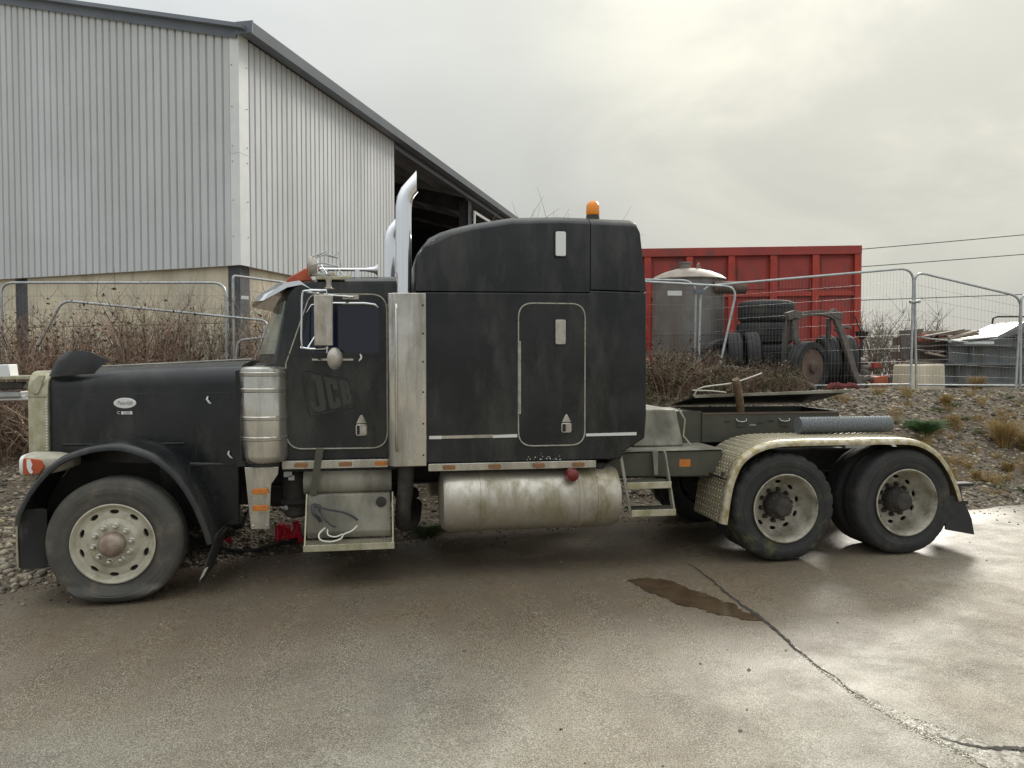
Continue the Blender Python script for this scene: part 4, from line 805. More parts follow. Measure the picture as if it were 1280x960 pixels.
m_ = MB(); m_.box(1.54, 1.78, .26, .34, 2.585, 2.615).box(1.64, 1.70, .27, .33, 2.61, 2.65); m_.build('lamp_bracket', 'shell_cream', sl, bevel=.006)
m_ = MB(); m_.hexa([(1.27, .40, 2.57), (1.50, .40, 2.585), (1.50, .50, 2.585), (1.27, .50, 2.57), (1.285, .41, 2.605), (1.44, .41, 2.70), (1.44, .49, 2.70), (1.285, .49, 2.605)]).hexa([(1.44, .42, 2.66), (1.485, .42, 2.66), (1.485, .48, 2.66), (1.44, .48, 2.66), (1.455, .43, 2.75), (1.48, .43, 2.75), (1.48, .47, 2.75), (1.455, .47, 2.75)]); m_.build('roof_marker_lamp', 'orange_red', T, bevel=.012)
m_ = MB(); m_.tube([(1.50, .52, 2.70), (1.60, .52, 2.70), (1.95, .52, 2.705), (2.03, .52, 2.705), (2.06, .52, 2.705)], [.022, .014, .016, .03, .058], 14).box(1.56, 1.62, .50, .54, 2.62, 2.70).box(1.86, 1.90, .50, .54, 2.62, 2.70); m_.build('air_horn', 'chrome', T, smooth=True)
m_ = MB(); m_.lathe([(.04, 0), (.045, -.02), (.02, -.035)], 12, 'y', (1.80, .41, 2.60)); m_.build('roof_clearance_lamp', 'shell_cream', T, smooth=True)
# --- exhaust stacks and heat shields
for f, xo, zo in ((lambda p: p, 0.0, 0.0), (mir, -.10, .0)):
    pth = [(2.283+xo, .22, z) for z in (2.2, 2.7, 3.15)]+[(2.285+xo, .22, 3.22), (2.297+xo, .22, 3.29), (2.322+xo, .22, 3.345), (2.36+xo, .22, 3.39)]
    m_ = MB(); n = 24; r = .069; rings = []
    for i, p in enumerate(pth):
        p = Vector(p); a = Vector(pth[max(i-1, 0)]); b = Vector(pth[min(i+1, len(pth)-1)]); t = (b-a).normalized(); u = Vector((0, 1, 0)); v = t.cross(u)
        rings.append([p+(u*math.cos(2*math.pi*j/n)+v*math.sin(2*math.pi*j/n))*r for j in range(n)])
    t = Vector((.66, 0, .75)); end = [q+t*((2.395+xo-q.x)/t.x) for q in rings[-1]]; rings.append(end); inner = [Vector((q.x, .22+(q.y-.22)*.9, (sum(e.z for e in end)/n)+(q.z-sum(e.z for e in end)/n)*.9)) for q in end]
    rings.append(inner); rings.append([q-t*.14 for q in inner]); rings.append([q*.0+Vector((2.28+xo, .22, 3.22)) + (q-Vector((2.28+xo, .22, 3.22)))*.3 for q in rings[-1]])
    m_.loft([[f(tuple(q)) for q in rg_] for rg_ in rings]); m_.build('exhaust_stack', 'stack_chrome', T, smooth=True, ang=45)
    sp = rpoly([(2.142+xo*.0, .28), (2.142, .10), (2.20, .045), (2.468, .05), (2.468, .30)], [.01, .05, .05, .015, .01], 5)
    m_ = MB(); m_.loft([[f((a, b, z)) for a, b in sp] for z in (.985, 2.462)]); hs = m_.build('heat_shield', 'stainless', T, smooth=True, ang=40, bevel=.006)
    m_ = MB(); m_.tube([f((2.215, .045, 2.36)), f((2.215, .02, 2.33)), f((2.215, .015, 2.0)), f((2.212, .015, 1.3)), f((2.212, .03, 1.16)), f((2.22, .05, 1.12))], .014, 10); m_.build('grab_bar', 'stainless', hs, smooth=True)
    for z in (1.08, 1.35, 1.62, 1.88, 2.12, 2.36):
        m_ = MB(); m_.lathe([(.009, .05), (.008, .042), (.003, .04)], 8, 'y', f((2.44, 0, z)) if f is not mir else (2.44, 2*CY-.09, z)); m_.build('shield_screw', 'hub_dark', hs)
    m_ = MB(); m_.tube([f(p) for p in spline([(2.30, .26, 1.02), (2.29, .27, .75), (2.27, .30, .55), (2.28, .42, .42), (2.36, .62, .40), (2.4, .9, .5)], 5)], .07, 16); m_.build('exhaust_pipe', 'hub_dark', T, smooth=True)
# --- sills with marker lights
def sill(x0, x1, z0, z1, y, lights, mats):
    for f in (lambda p: p, mir):
        m_ = MB(); m_.loft([[f((a, q, b)) for a, b in rrect(x0, x1, z0, z1, .008, 2)] for q in (y, y+.05)]); s_ = m_.build('sill_panel', 'stainless', T, bevel=.003)
        for x, mt in zip(lights, mats):
            zc = (z0+z1)/2; m_ = MB(); m_.loft([[f((a, q, b)) for a, b in rrect(x-.055, x+.055, zc-.019, zc+.019, .014, 3)] for q in (y-.016, y-.0005)]); m_.build('marker_light', mt, s_, bevel=.005)
sill(1.252, 2.14, .965, 1.035, .19, (1.41, 1.78, 2.08), ('amber_dirty', 'amber_dirty', 'amber'))
sill(2.482, 3.975, .935, .998, .08, (2.66, 3.06, 3.45, 3.81), ('amber_dirty',)*4)
# cab floor edge under the doors
B(1.24, 2.28, .30, 2.14, .93, .984, 'cab_floor', 'chassis')
# --- battery box, step
for f in (lambda p: p, mir):
    m_ = MB(); m_.loft([[f((x, y, z)) for y, z in [(.24+.11-.11*math.cos(R_(a)), .83+.11*math.sin(R_(a))) for a in range(-90, 91, 20)]+[(.7, .94), (.7, .72)]] for x in (1.42, 2.17)]); m_.build('tool_locker', 'deck_cream', T, smooth=True, ang=40)
    m_ = MB(); m_.loft([[f((x, y, z)) for y, z in ((.22, .735), (.7, .735), (.7, .36), (.20, .36), (.17, .42))] for x in (1.455, 2.16)]); bb_ = m_.build('battery_box', 'deck_cream', T, bevel=.012)
    for x in (1.66, 1.80, 1.98):
        m_ = MB(); m_.loft([[f(p) for p in ((x, y0_, .73), (x+.012, y0_, .73), (x+.012, y0_-.045, .43), (x, y0_-.045, .43))] for y0_ in (.217, .222)]); m_.build('box_rib', 'deck_cream', bb_)
    m_ = MB(); m_.lathe([(.045, .0), (.045, -.008), (.03, -.012)], 20, 'y', f((2.08, .20, .665))); m_.build('box_cap', 'chassis', bb_, smooth=True)
    m_ = MB(); m_.box(0, 0.0001, 0, .0001, 0, .0001); bmesh.ops.delete(m_.bm, geom=m_.bm.verts[:], context='VERTS')
    ya, yb = sorted((f((0, .0, 0))[1], f((0, .22, 0))[1])); m_.box(1.445, 2.185, ya, yb, .315, .345); stp = m_.build('step', 'deck_cream', T, bevel=.004)
    m_ = MB(); yl = f((0, -.004, 0))[1]; m_.box(1.44, 2.19, min(yl, yl+.012), max(yl, yl+.012), .297, .352); m_.build('step_edge', 'shell_cream', stp, bevel=.003)
    m_ = MB()
    for k in range(34):
        x = 1.455+k*.0213; m_.hexa([f(p) for p in ((x, .005, .345), (x+.012, .005, .345), (x+.012, .012, .345), (x, .012, .345), (x+.003, .005, .366), (x+.009, .005, .366), (x+.009, .012, .366), (x+.003, .012, .366))])
        for j in (1, 2, 3): m_.box(x, x+.012, *sorted((f((0, .01+.05*j, 0))[1], f((0, .02+.05*j, 0))[1])), .345, .353)
    m_.build('tread_teeth', 'chequer', stp, kind='stuff')
    for x in (1.446, 2.172):
        m_ = MB(); m_.loft([[f((x+o, y, z)) for y, z in ((.0, .345), (.02, .345), (.26, .73), (.22, .745))] for o in (0, .012)]); m_.build('step_side', 'shell_cream', stp)
# cables hanging out of the battery box
for pts, r, mt in (([(1.56, .19, .64), (1.51, .14, .66), (1.52, .10, .60), (1.55, .13, .56), (1.57, .15, .52)], .016, 'hose'), ([(1.52, .14, .66), (1.62, .12, .63), (1.75, .12, .60), (1.84, .14, .555), (1.88, .15, .52)], .010, 'hose'), ([(1.56, .15, .62), (1.60, .10, .56), (1.66, .09, .50), (1.70, .10, .48)], .009, 'hose'),
        ([(1.61, .12, .47), (1.565, .06, .43), (1.58, .04, .385), (1.66, .03, .37), (1.74, .05, .385), (1.77, .07, .42), (1.83, .09, .44), (1.88, .11, .48)], .007, 'white_cable'), ([(1.63, .12, .455), (1.64, .06, .42), (1.70, .05, .405), (1.76, .06, .425)], .006, 'white_cable')):
    MB().tube(spline(pts, 6), r, 8).build('battery_cable', mt, T, smooth=True)
# air dryer canister and hangers between bracket and box
m_ = MB(); m_.lathe([(.08, .50), (.10, .52), (.10, .60), (.12, .62), (.135, .63), (.135, .65), (.11, .67), (.115, .70), (.115, .88), (.09, .93), (.03, .95)], 24, 'z', (1.33, .52, 0)); ad = m_.build('air_dryer', 'chassis', T, smooth=True)
m_ = MB(); m_.box(1.21, 1.45, .46, .50, .62, .655).box(1.24, 1.27, .44, .46, .57, .66).box(1.36, 1.39, .44, .46, .60, .67); m_.build('dryer_clamp', 'galv', ad, bevel=.005)
m_ = MB(); m_.box(1.24, 1.31, .40, .41, .87, .93).box(1.28, 1.33, .40, .41, .84, .88); m_.build('dryer_tag', 'tag_white', ad)
m_ = MB(); m_.hexa([(1.478, .205, .74), (1.535, .205, .74), (1.535, .215, .74), (1.478, .215, .74), (1.535, .175, 1.14), (1.60, .175, 1.14), (1.60, .185, 1.14), (1.535, .185, 1.14)]); m_.build('webbing_strap', 'olive', T)
# --- sleeper: lower body, front roof cap and rear roof cap, seams left open between them
def slab(name, poly, y0, y1, bev, seg=4): return MB().prism(poly, y0, y1).build(name, 'black_paint', T, bevel=bev, seg=seg)
lowp = [(2.36, 1.0), (4.22, 1.0), (4.24, 1.065), (4.44, 1.185), (4.455, 1.39), (4.449, 2.471), (4.446, 2.505), (3.922, 2.515), (3.922, 2.489), (2.36, 2.480)]
slp = slab('sleeper', lowp, .12, 2*CY-.12, .02, 2)
cap1 = [(2.38, 2.488), (3.922, 2.497), (3.922, 3.140), (3.65, 3.142), (3.22, 3.122), (2.868, 3.057), (2.70, 3.012), (2.592, 2.974), (2.50, 2.925), (2.434, 2.867), (2.39, 2.80), (2.37, 2.70)]
def crowned(name, poly, zc, inset):
    rings = []
    for y, k in ((.12, 0), (.122, .0), (.15, .25), (.20, .55), (.30, .8), (.6, .95), (CY, 1.0)):
        rings.append([(x+(.0 if z < 2.55 else .0), y, z+(.045*k if z > 2.9 else 0) - (.0 if k else 0)) for x, z in poly])
    # soften the roof edge: pull the outermost rings down and in
    def soft(r, dz, dx): return [(x+(dx if (x < 2.7 and z > 2.55) else 0), y, z-(dz if z > 2.9 else 0)) for x, y, z in r]
    rings[0] = soft(rings[0], .045, .04); rings[1] = soft(rings[1], .035, .03); rings[2] = soft(rings[2], .02, .012)
    full = rings+[[mir(p) for p in r] for r in rings[:-1][::-1]]
    return MB().loft(full).build(name, 'black_paint', slp, smooth=True, ang=40)
crowned('roof_cap', cap1, 0, 0)
crowned('rear_roof_cap', [(3.930, 2.523), (4.447, 2.513), (4.409, 2.829), (4.385, 3.07), (4.36, 3.118), (4.31, 3.134), (3.930, 3.137)], 0, 0)
for f in (lambda p: p, mir):
    SD = rrect(3.276, 3.878, 1.135, 2.393, .13, 7)
    m_ = MB(); m_.loft([[f((a, y, b)) for a, b in SD] for y in (.112, .1195)]); sd = m_.build('sleeper_door', 'black_paint', slp, bevel=.003)
    m_ = MB(); m_.tube([f((a, .112, b)) for a, b in SD], .006, 6, close=True); m_.build('door_trim', 'seal', slp, smooth=True)
    m_ = MB(); m_.tube([f((3.288, .106, 1.42)), f((3.288, .106, 2.06))], .009, 8); m_.build('hinge', 'seal', slp, smooth=True)
    for z0, z1 in ((2.032, 2.25), (2.808, 3.022)):
        m_ = MB(); m_.loft([[f((a, y, b)) for a, b in rrect(3.596, 3.704, z0-.008, z1+.008, .018, 3)] for y in (.106, .1185)]); vg = m_.build('vent_gasket', 'black_plain', slp)
        m_ = MB(); m_.loft([[f((a, y, b)) for a, b in rrect(3.604, 3.696, z0, z1, .015, 3)] for y in (.088, .1065)]); m_.build('vent_cover', 'mirror_case' if z0 < 2.5 else 'emblem', slp, bevel=.006)
    m_ = MB(); m_.loft([[f((a, y, b)) for a, b in rrect(3.66, 3.755, 1.248, 1.335, .018, 3)] for y in (.101, .1125)]); m_.build('door_latch', 'stainless', slp, bevel=.004)
    m_ = MB(); m_.loft([[f((a, y, b)) for a, b in ((3.665, 1.342), (3.75, 1.342), (3.715, 1.41), (3.70, 1.41))] for y in (.103, .1125)]); m_.build('latch_lock_plate', 'stainless', slp, bevel=.003)
    m_ = MB(); m_.loft([[f((a, y, b)) for a, b in rrect(3.67, 3.70, 1.258, 1.325, .006, 2)] for y in (.0995, .1015)]); m_.build('latch_recess', 'glass_dark', slp)
    m_ = MB(); m_.loft([[f((a, y, b)) for a, b in rrect(3.705, 3.747, 1.262, 1.32, .006, 2)] for y in (.0945, .1015)]); m_.build('latch_paddle', 'mirror_case', slp)
    for x0, x1, mt in ((2.50, 3.05, 'stainless'), (3.05, 3.265, 'emblem'), (3.89, 4.36, 'emblem')):
        m_ = MB(); m_.loft([[f((a, y, b)) for a, b in ((x0, 1.212), (x1, 1.214), (x1, 1.242), (x0, 1.236))] for y in (.113, .1195)]); m_.build('side_stripe', mt if x0 > 2.9 else 'stainless', slp)
    m_ = MB(); m_.loft([[f((a, y, b)) for a, b in ((2.492, 1.21), (2.60, 1.21), (2.60, 1.238), (2.492, 1.238))] for y in (.111, .1125)]); m_.build('side_stripe', 'emblem', slp)
m_ = MB(); rr2 = random.Random(3)
def riv(x, z):
    m_.lathe([(.0055, .1195), (.005, .1155), (.002, .114)], 6, 'y', (x, 0, z))
for k in range(15):
    for x in (3.318, 3.842): riv(x, 1.28+k*.07)
for k in range(6): riv(3.38+k*.08, 2.365)
for x in (4.13, 4.28):
    for z in (1.44, 1.52, 2.03, 2.11): riv(x, z)
for k in range(9): riv(4.40-.0, 1.42+k*.12)
for k in range(7): riv(2.56+k*.1, 2.0+.003*k); riv(2.56+k*.1, 1.30)
for v in m_.bm.verts:
    if 3.27 < v.co.x < 3.88: v.co.y -= .0075
m_.build('rivets', 'ghost', slp, kind='stuff')
# scraped paint low on the sleeper
m_ = MB()
for k in range(30):
    x = 3.50+random.gauss(0, .10); z = 1.004+abs(random.gauss(0, .022)); s_ = .002+.009*random.random()**2
    m_.prism([(x, z), (x+s_*1.5, z-.003), (x+s_, z+s_)], .1175, .1192)
m_.build('paint_chips', 'emblem', slp, kind='stuff')
# beacon on the sleeper roof
m_ = MB(); m_.lathe([(.075, 3.10), (.075, 3.17), (.068, 3.185), (.06, 3.235)], 24, 'z', (4.03, .42, 0)); bc = m_.build('beacon_base', 'black_plain', T, smooth=True)
m_ = MB(); m_.lathe([(.058, 3.236), (.062, 3.245), (.060, 3.32), (.05, 3.348), (.03, 3.365), (.008, 3.37)], 24, 'z', (4.03, .42, 0)); m_.build('beacon_dome', 'amber_dome', bc, smooth=True)
# --- fuel tanks
for f in (lambda p: p, mir):
    c = f((0, .315, .648)); m_ = MB()
    m_.lathe([(.05, 2.585), (.20, 2.595), (.262, 2.615), (.283, 2.65), (.288, 2.70), (.288, 4.10), (.283, 4.16), (.262, 4.205), (.20, 4.228), (.05, 4.24)], 56, 'x', c)
    for v in m_.bm.verts:                # dents at the rear end
        d = (v.co-Vector(f((3.98, .06, .55)))).length
        if d < .2: v.co.y += (1 if f is not mir else -1)*.012*(1-d/.2)
    tk = m_.build('fuel_tank', 'tank_alu', T, smooth=True)
    for x in (2.955, 3.835, 3.995):
        w_ = .012 if x > 3.9 else .022
        MB().lathe([(.288, x-w_), (.293, x-w_+.003), (.293, x+w_-.003), (.288, x+w_)], 56, 'x', c, cap=False).build('tank_strap', 'tank_alu', tk, smooth=True)
    MB().lathe([(.05, .90), (.06, .905), (.06, .955), (.05, .965), (.01, .968)], 20, 'z', f((4.04, .24, 0))).build('filler_cap', 'black_plain', tk, smooth=True)
    MB().lathe([(.06, .04), (.06, .0), (.052, -.035), (.03, -.05), (.008, -.055)], 20, 'y', f((3.745, .04, .88))).build('side_lamp', 'red_lens', tk, smooth=True)
    for x in (2.955, 3.835): B(x-.03, x+.03, *sorted((f((0, .55, 0))[1], f((0, .8, 0))[1])), .42, .90, 'tank_bracket', 'chassis')
# --- rear steps
for f in (lambda p: p, mir):
    m_ = MB(); rail = [[f(p) for p in ((4.215, .16, 1.04), (4.24, .16, 1.04), (4.305, .06, .50), (4.28, .06, .50))], [f(p) for p in ((4.215, .175, 1.04), (4.24, .175, 1.04), (4.305, .075, .50), (4.28, .075, .50))]]
    m_.loft(rail); sp_ = m_.build('side_steps', 'deck_cream', T)
    m_ = MB(); m_.loft([[f(p) for p in ((4.645, .16, 1.05), (4.66, .16, 1.05), (4.72, .06, .50), (4.705, .06, .50))], [f(p) for p in ((4.645, .20, 1.05), (4.66, .20, 1.05), (4.72, .14, .50), (4.705, .14, .50))]]); m_.build('step_rail', 'deck_cream', sp_)
    m_ = MB(); m_.loft([[f(p) for p in ((4.58, .30, 1.04), (4.635, .30, 1.04), (4.635, .30, .82), (4.60, .30, .82))], [f(p) for p in ((4.58, .315, 1.04), (4.635, .315, 1.04), (4.635, .315, .82), (4.60, .315, .82))]]); m_.build('step_hanger', 'deck_cream', sp_)
    for z, xa, xb, y in ((.735, 4.268, 4.69, .10), (.492, 4.298, 4.716, .055)):
        B(xa, xb, *sorted((f((0, y, 0))[1], f((0, y+.2, 0))[1])), z+.038, z+.05, 'tread', 'olive', parent=sp_)
        B(xa, xb, *sorted((f((0, y-.004, 0))[1], f((0, y+.010, 0))[1])), z-.008, z+.052, 'tread_edge', 'shell_cream', parent=sp_, bevel=.003)
# --- rear deck
m_ = MB(); m_.loft([[(4.13, y, .93), (4.2, y, .80), (5.25, y, .78), (5.30, y, 1.035), (4.32, y, 1.03)] for y in (.34, 2*CY-.34)]); m_.build('deck_skirt', 'olive', T, bevel=.015)
m_ = MB(); m_.loft([[(4.16, y, .97), (4.33, y, 1.036), (5.30, y, 1.041), (5.30, y, 1.047), (4.33, y, 1.042), (4.165, y, .978)] for y in (.325, 2*CY-.325)]); m_.build('deck_plate', 'deck_cream', T)
m_ = MB(); m_.loft([[(4.50, .62, 1.047), (5.02, .62, 1.047), (5.02, 2*CY-.62, 1.047), (4.50, 2*CY-.62, 1.047)], [(4.55, .78, 1.40), (5.0, .78, 1.40), (5.0, 2*CY-.78, 1.40), (4.55, 2*CY-.78, 1.40)]]); db = m_.build('deck_housing', 'deck_cream', T, bevel=.02)
m_ = MB(); m_.tube([(5.00, .72, 1.41), (5.06, .70, 1.30), (5.05, .70, 1.20), (5.04, .69, 1.14), (5.10, .66, 1.06)], .009, 6); m_.build('deck_flange', 'shell_cream', db)
B(4.86, 4.97, .338, .3395, .885, .955, 'side_reflector', 'amber')
# storage box across the chassis with propped lid
m_ = MB(); m_.box(5.33, 6.86, .90, 1.62, 1.05, 1.06).box(5.33, 6.86, .90, .915, 1.06, 1.355).box(5.33, 6.86, 1.605, 1.62, 1.06, 1.37).box(5.33, 5.345, .915, 1.605, 1.06, 1.36).box(6.845, 6.86, .915, 1.605, 1.06, 1.36)
sbx = m_.build('storage_box', 'olive', T)
B(5.02, 5.33, .92, 1.60, 1.05, 1.37, 'box_end_panel', 'olive', parent=sbx)
m_ = MB(); m_.hexa([(5.24, .89, 1.515), (6.97, .89, 1.56), (6.90, 1.64, 1.39), (5.28, 1.64, 1.38), (5.24, .89, 1.53), (6.97, .89, 1.575), (6.90, 1.64, 1.405), (5.28, 1.64, 1.395)]); m_.build('box_lid', 'black_plain', sbx)
m_ = MB(); m_.hexa([(5.235, .876, 1.508), (6.975, .876, 1.553), (6.975, .889, 1.553), (5.235, .889, 1.508), (5.235, .876, 1.536), (6.975, .876, 1.582), (6.975, .889, 1.582), (5.235, .889, 1.536)]); m_.build('lid_edge', 'deck_cream', sbx)
m_ = MB(); m_.box(5.33, 6.86, .893, .90, 1.335, 1.352); m_.build('box_rim', 'rust', sbx)
for x in (5.75, 6.23, 6.66):
    m_ = MB(); m_.box(x-.045, x+.045, .892, .899, 1.20, 1.27); m_.build('handle_plate', 'olive', sbx, bevel=.004)
    m_ = MB(); m_.tube([(x-.055, .89, 1.285), (x-.05, .875, 1.265), (x, .865, 1.255), (x+.05, .875, 1.265), (x+.055, .89, 1.285)], .007, 8); m_.build('box_handle', 'galv', sbx, smooth=True)
for x, z in ((5.60, 1.26), (5.88, 1.22), (5.97, 1.24), (6.08, 1.26), (6.42, 1.27), (6.48, 1.23)):
    m_ = MB(); m_.box(x-.035, x+.035, .895, .899, z-.006, z+.006); m_.build('box_mark', 'galv' if x in (5.88, 6.48) else 'hub_dark', sbx)
# --- rear mudguards, chequer plate with rolled edge
GP = [(5.135, .40), (5.15, .50), (5.172, .65), (5.215, .82), (5.305, .985), (5.46, 1.092), (5.656, 1.145), (5.95, 1.155), (6.35, 1.155), (6.708, 1.154), (7.02, 1.145), (7.17, 1.112), (7.30, 1.045), (7.40, .955), (7.49, .83), (7.56, .69), (7.61, .55)]
GPs = [(p.x, p.y) for p in spline([(a, b, 0) for a, b in GP], 4)]
def gnorm(i):
    A = Vector(GPs[max(i-1, 0)]); Bq = Vector(GPs[min(i+1, len(GPs)-1)]); t = (Bq-A).normalized(); return Vector((-t.y, t.x))
M('guard_lip', (.55, .50, .38, 1), (.34, .28, .13, 1), sc1=14, lo=.42, hi=.6, rough=.4, metal=.5)
for f in (lambda p: p, mir):
    def gp(i, y, h): n_ = gnorm(i); return f((GPs[i][0]+n_.x*h, y, GPs[i][1]+n_.y*h))
    m_ = MB(); m_.loft([[gp(i, .64, 0), gp(i, .05, 0), gp(i, .05, -.005), gp(i, .64, -.005)] for i in range(len(GPs))]); mg = m_.build('mudguard', 'chequer', T, smooth=True, ang=40)
    m_ = MB(); m_.loft([[gp(i, y, h) for y, h in ((.055, .003), (.03, .0), (.008, -.014), (.0, -.035), (.003, -.055), (.01, -.055), (.012, -.035), (.02, -.018), (.055, -.006))] for i in range(len(GPs))]); m_.build('mudguard_lip', 'guard_lip', mg, smooth=True, ang=50)
    m_ = MB()                              # raised lozenges
    acc = 0.0; rowi = 0
    for i in range(1, len(GPs)-1):
        seg_l = math.dist(GPs[i], GPs[i-1]); acc += seg_l
        while acc >= .032:
            acc -= .032; rowi += 1
            n_ = gnorm(i); tt = Vector((n_.y, -n_.x)); fr = 1-acc/seg_l; cx_, cz_ = GPs[i-1][0]+(GPs[i][0]-GPs[i-1][0])*fr, GPs[i-1][1]+(GPs[i][1]-GPs[i-1][1])*fr
            for k in range(10):
                y = .09+k*.056+(.028 if rowi % 2 else 0)
                if rowi % 2: du, dv = .024, .009
                else: du, dv = .009, .021
                q = lambda u, v, h: f((cx_+tt.x*u+n_.x*h, y+v, cz_+tt.y*u+n_.y*h))
                a, b, c, d, e = q(-du, 0, .0006), q(0, dv, .0006), q(du, 0, .0006), q(0, -dv, .0006), q(0, 0, .008)
                vv = [m_.bm.verts.new(p) for p in (a, b, c, d, e)]
                for s_ in ((0, 1, 4), (1, 2, 4), (2, 3, 4), (3, 0, 4)): m_.bm.faces.new([vv[z] for z in s_])
    m_.build('tread_pattern', 'tread_worn', mg, kind='stuff')
    m_ = MB(); m_.hexa([f(p) for p in ((5.16, .03, .80), (5.17, .64, .80), (5.20, .64, .79), (5.19, .03, .79), (5.155, .03, .825), (5.165, .64, .825), (5.195, .64, .815), (5.185, .03, .815))]).tube([f((5.165, .05, .83)), f((5.165, .05, .87))], .018, 8).tube([f((5.17, .60, .83)), f((5.17, .60, .87))], .018, 8).box(5.1, 5.2, *sorted((f((0, .60, 0))[1], f((0, .8, 0))[1])), .79, .82); m_.build('mudguard_clamp', 'chassis', mg)
    m_ = MB(); m_.loft([[f(p) for p in ((7.45, y, .58), (7.60, y, .60), (7.72, y, .36), (7.755, y, .20), (7.44, y, .26))] for y in (.03, .045)]); m_.build('rear_flap_side', 'rubber', mg)
    m_ = MB(); m_.loft([[f(p) for p in ((7.60, y, .60), (7.615, y, .60), (7.765, y, .20), (7.75, y, .20))] for y in (.045, .62)]); m_.build('rear_mud_flap', 'rubber', mg)
    m_ = MB(); m_.box(7.60, 7.80, *sorted((f((0, .1, 0))[1], f((0, .22, 0))[1])), .66, .69).box(7.62, 7.66, *sorted((f((0, .1, 0))[1], f((0, .18, 0))[1])), .52, .66).box(7.62, 7.74, *sorted((f((0, .1, 0))[1], f((0, .2, 0))[1])), .48, .52); m_.build('tail_lamp_bracket', 'chassis', mg)
    B(6.42, 6.62, *sorted((f((0, .1, 0))[1], f((0, .75, 0))[1])), 1.06, 1.13, 'mudguard_stay', 'galv', parent=mg)
# light bar and tail beam
B(7.5, 7.6, .80, 1.64, .72, .98, 'tail_beam', 'chassis')
m_ = MB(); m_.loft([[(x, y, z) for y, z in ((.95, .99), (1.5, .99), (1.45, 1.045), (1.0, 1.045))] for x in (5.7, 7.1)]); m_.build('fifth_wheel_plate', 'chassis', T)

# ------------------------------------------------------------------ loose things on and under the truck
M('mesh_grey', (.12, .13, .135, 1), (.17, .18, .185, 1), sc1=60, lo=.45, hi=.55, rough=.6, bump=.4, bsc=90)
m_ = MB(); pr = [(.084-(.006 if k % 2 else 0), 6.16+k*.0166) for k in range(61)]; m_.lathe([(.03, 6.16)]+pr+[(.03, 7.16)], 28, 'x', (0, .50, 1.162+.084))
m_.build('mesh_roll', 'mesh_grey', label='grey ribbed plastic mesh roll lying on the rear mudguard of the truck', cat='mesh roll', smooth=False)
m_ = MB(); m_.tube([(5.62, .76, 1.70), (5.68, .81, 1.56), (5.745, .905, 1.42), (5.79, .985, 1.26), (5.83, 1.05, 1.08)], [.038, .040, .042, .042, .042], 12); m_.build('wooden_stub', 'wood', label='short dark round timber post leaning out of the open storage box', cat='post', smooth=True)
m_ = MB(); m_.tube(spline([(5.22, .86, 1.53), (5.25, .82, 1.60), (5.35, .80, 1.63), (5.6, .80, 1.66), (5.85, .82, 1.73), (5.95, .85, 1.76)], 5), .007, 6).tube(spline([(5.22, .9, 1.585), (5.4, .85, 1.58), (5.55, .82, 1.565)], 4), .006, 6); m_.build('loose_rope', 'white_cable', label='stiff white cord sprawling over the lid of the storage box', cat='cord', smooth=True)
def red_bundle(x, y, wd, h, n, label):
    m_ = MB()
    for k in range(n):
        xx = x+wd*k/max(1, n-1); a = random.uniform(-.5, .5)*wd; hh = h*random.uniform(.8, 1.08); pts = [(xx+a, y+.06*math.sin(k*1.7), gz(xx)+.01), (xx+a*.5+.02*math.sin(k*3), y+.04*math.sin(k), gz(xx)+hh*.5), (xx+a*.15, y+.02*math.cos(k*2), gz(xx)+hh)]
        m_.tube(spline(pts, 4), wd/n*random.uniform(.55, .85), 10)
    m_.build('red_plastic_bundle', 'red_plastic', label=label, cat='plastic bundle', smooth=True)
red_bundle(1.01, 1.70, .22, .25, 5, 'bright red folded plastic bundle on the gravel beside the cab step')
red_bundle(.455, 1.62, .10, .13, 3, 'small bright red plastic piece on the gravel behind the front wheel')
m_ = MB(); m_.tube(spline([(.0, 1.9, 0), (.11, 1.74, 0), (.30, 1.52, 0), (.50, 1.42, 0), (.72, 1.40, 0), (.92, 1.47, 0), (1.12, 1.60, 0), (1.35, 1.80, 0), (1.6, 2.2, .02)], 6), .02, 8)
for v in m_.bm.verts: v.co.z += max(bz(v.co.x, v.co.y), gz(v.co.x))+.02
m_.build('black_hose', 'cable', label='black rubber hose snaking over the ground beneath the cab', cat='hose', smooth=True)

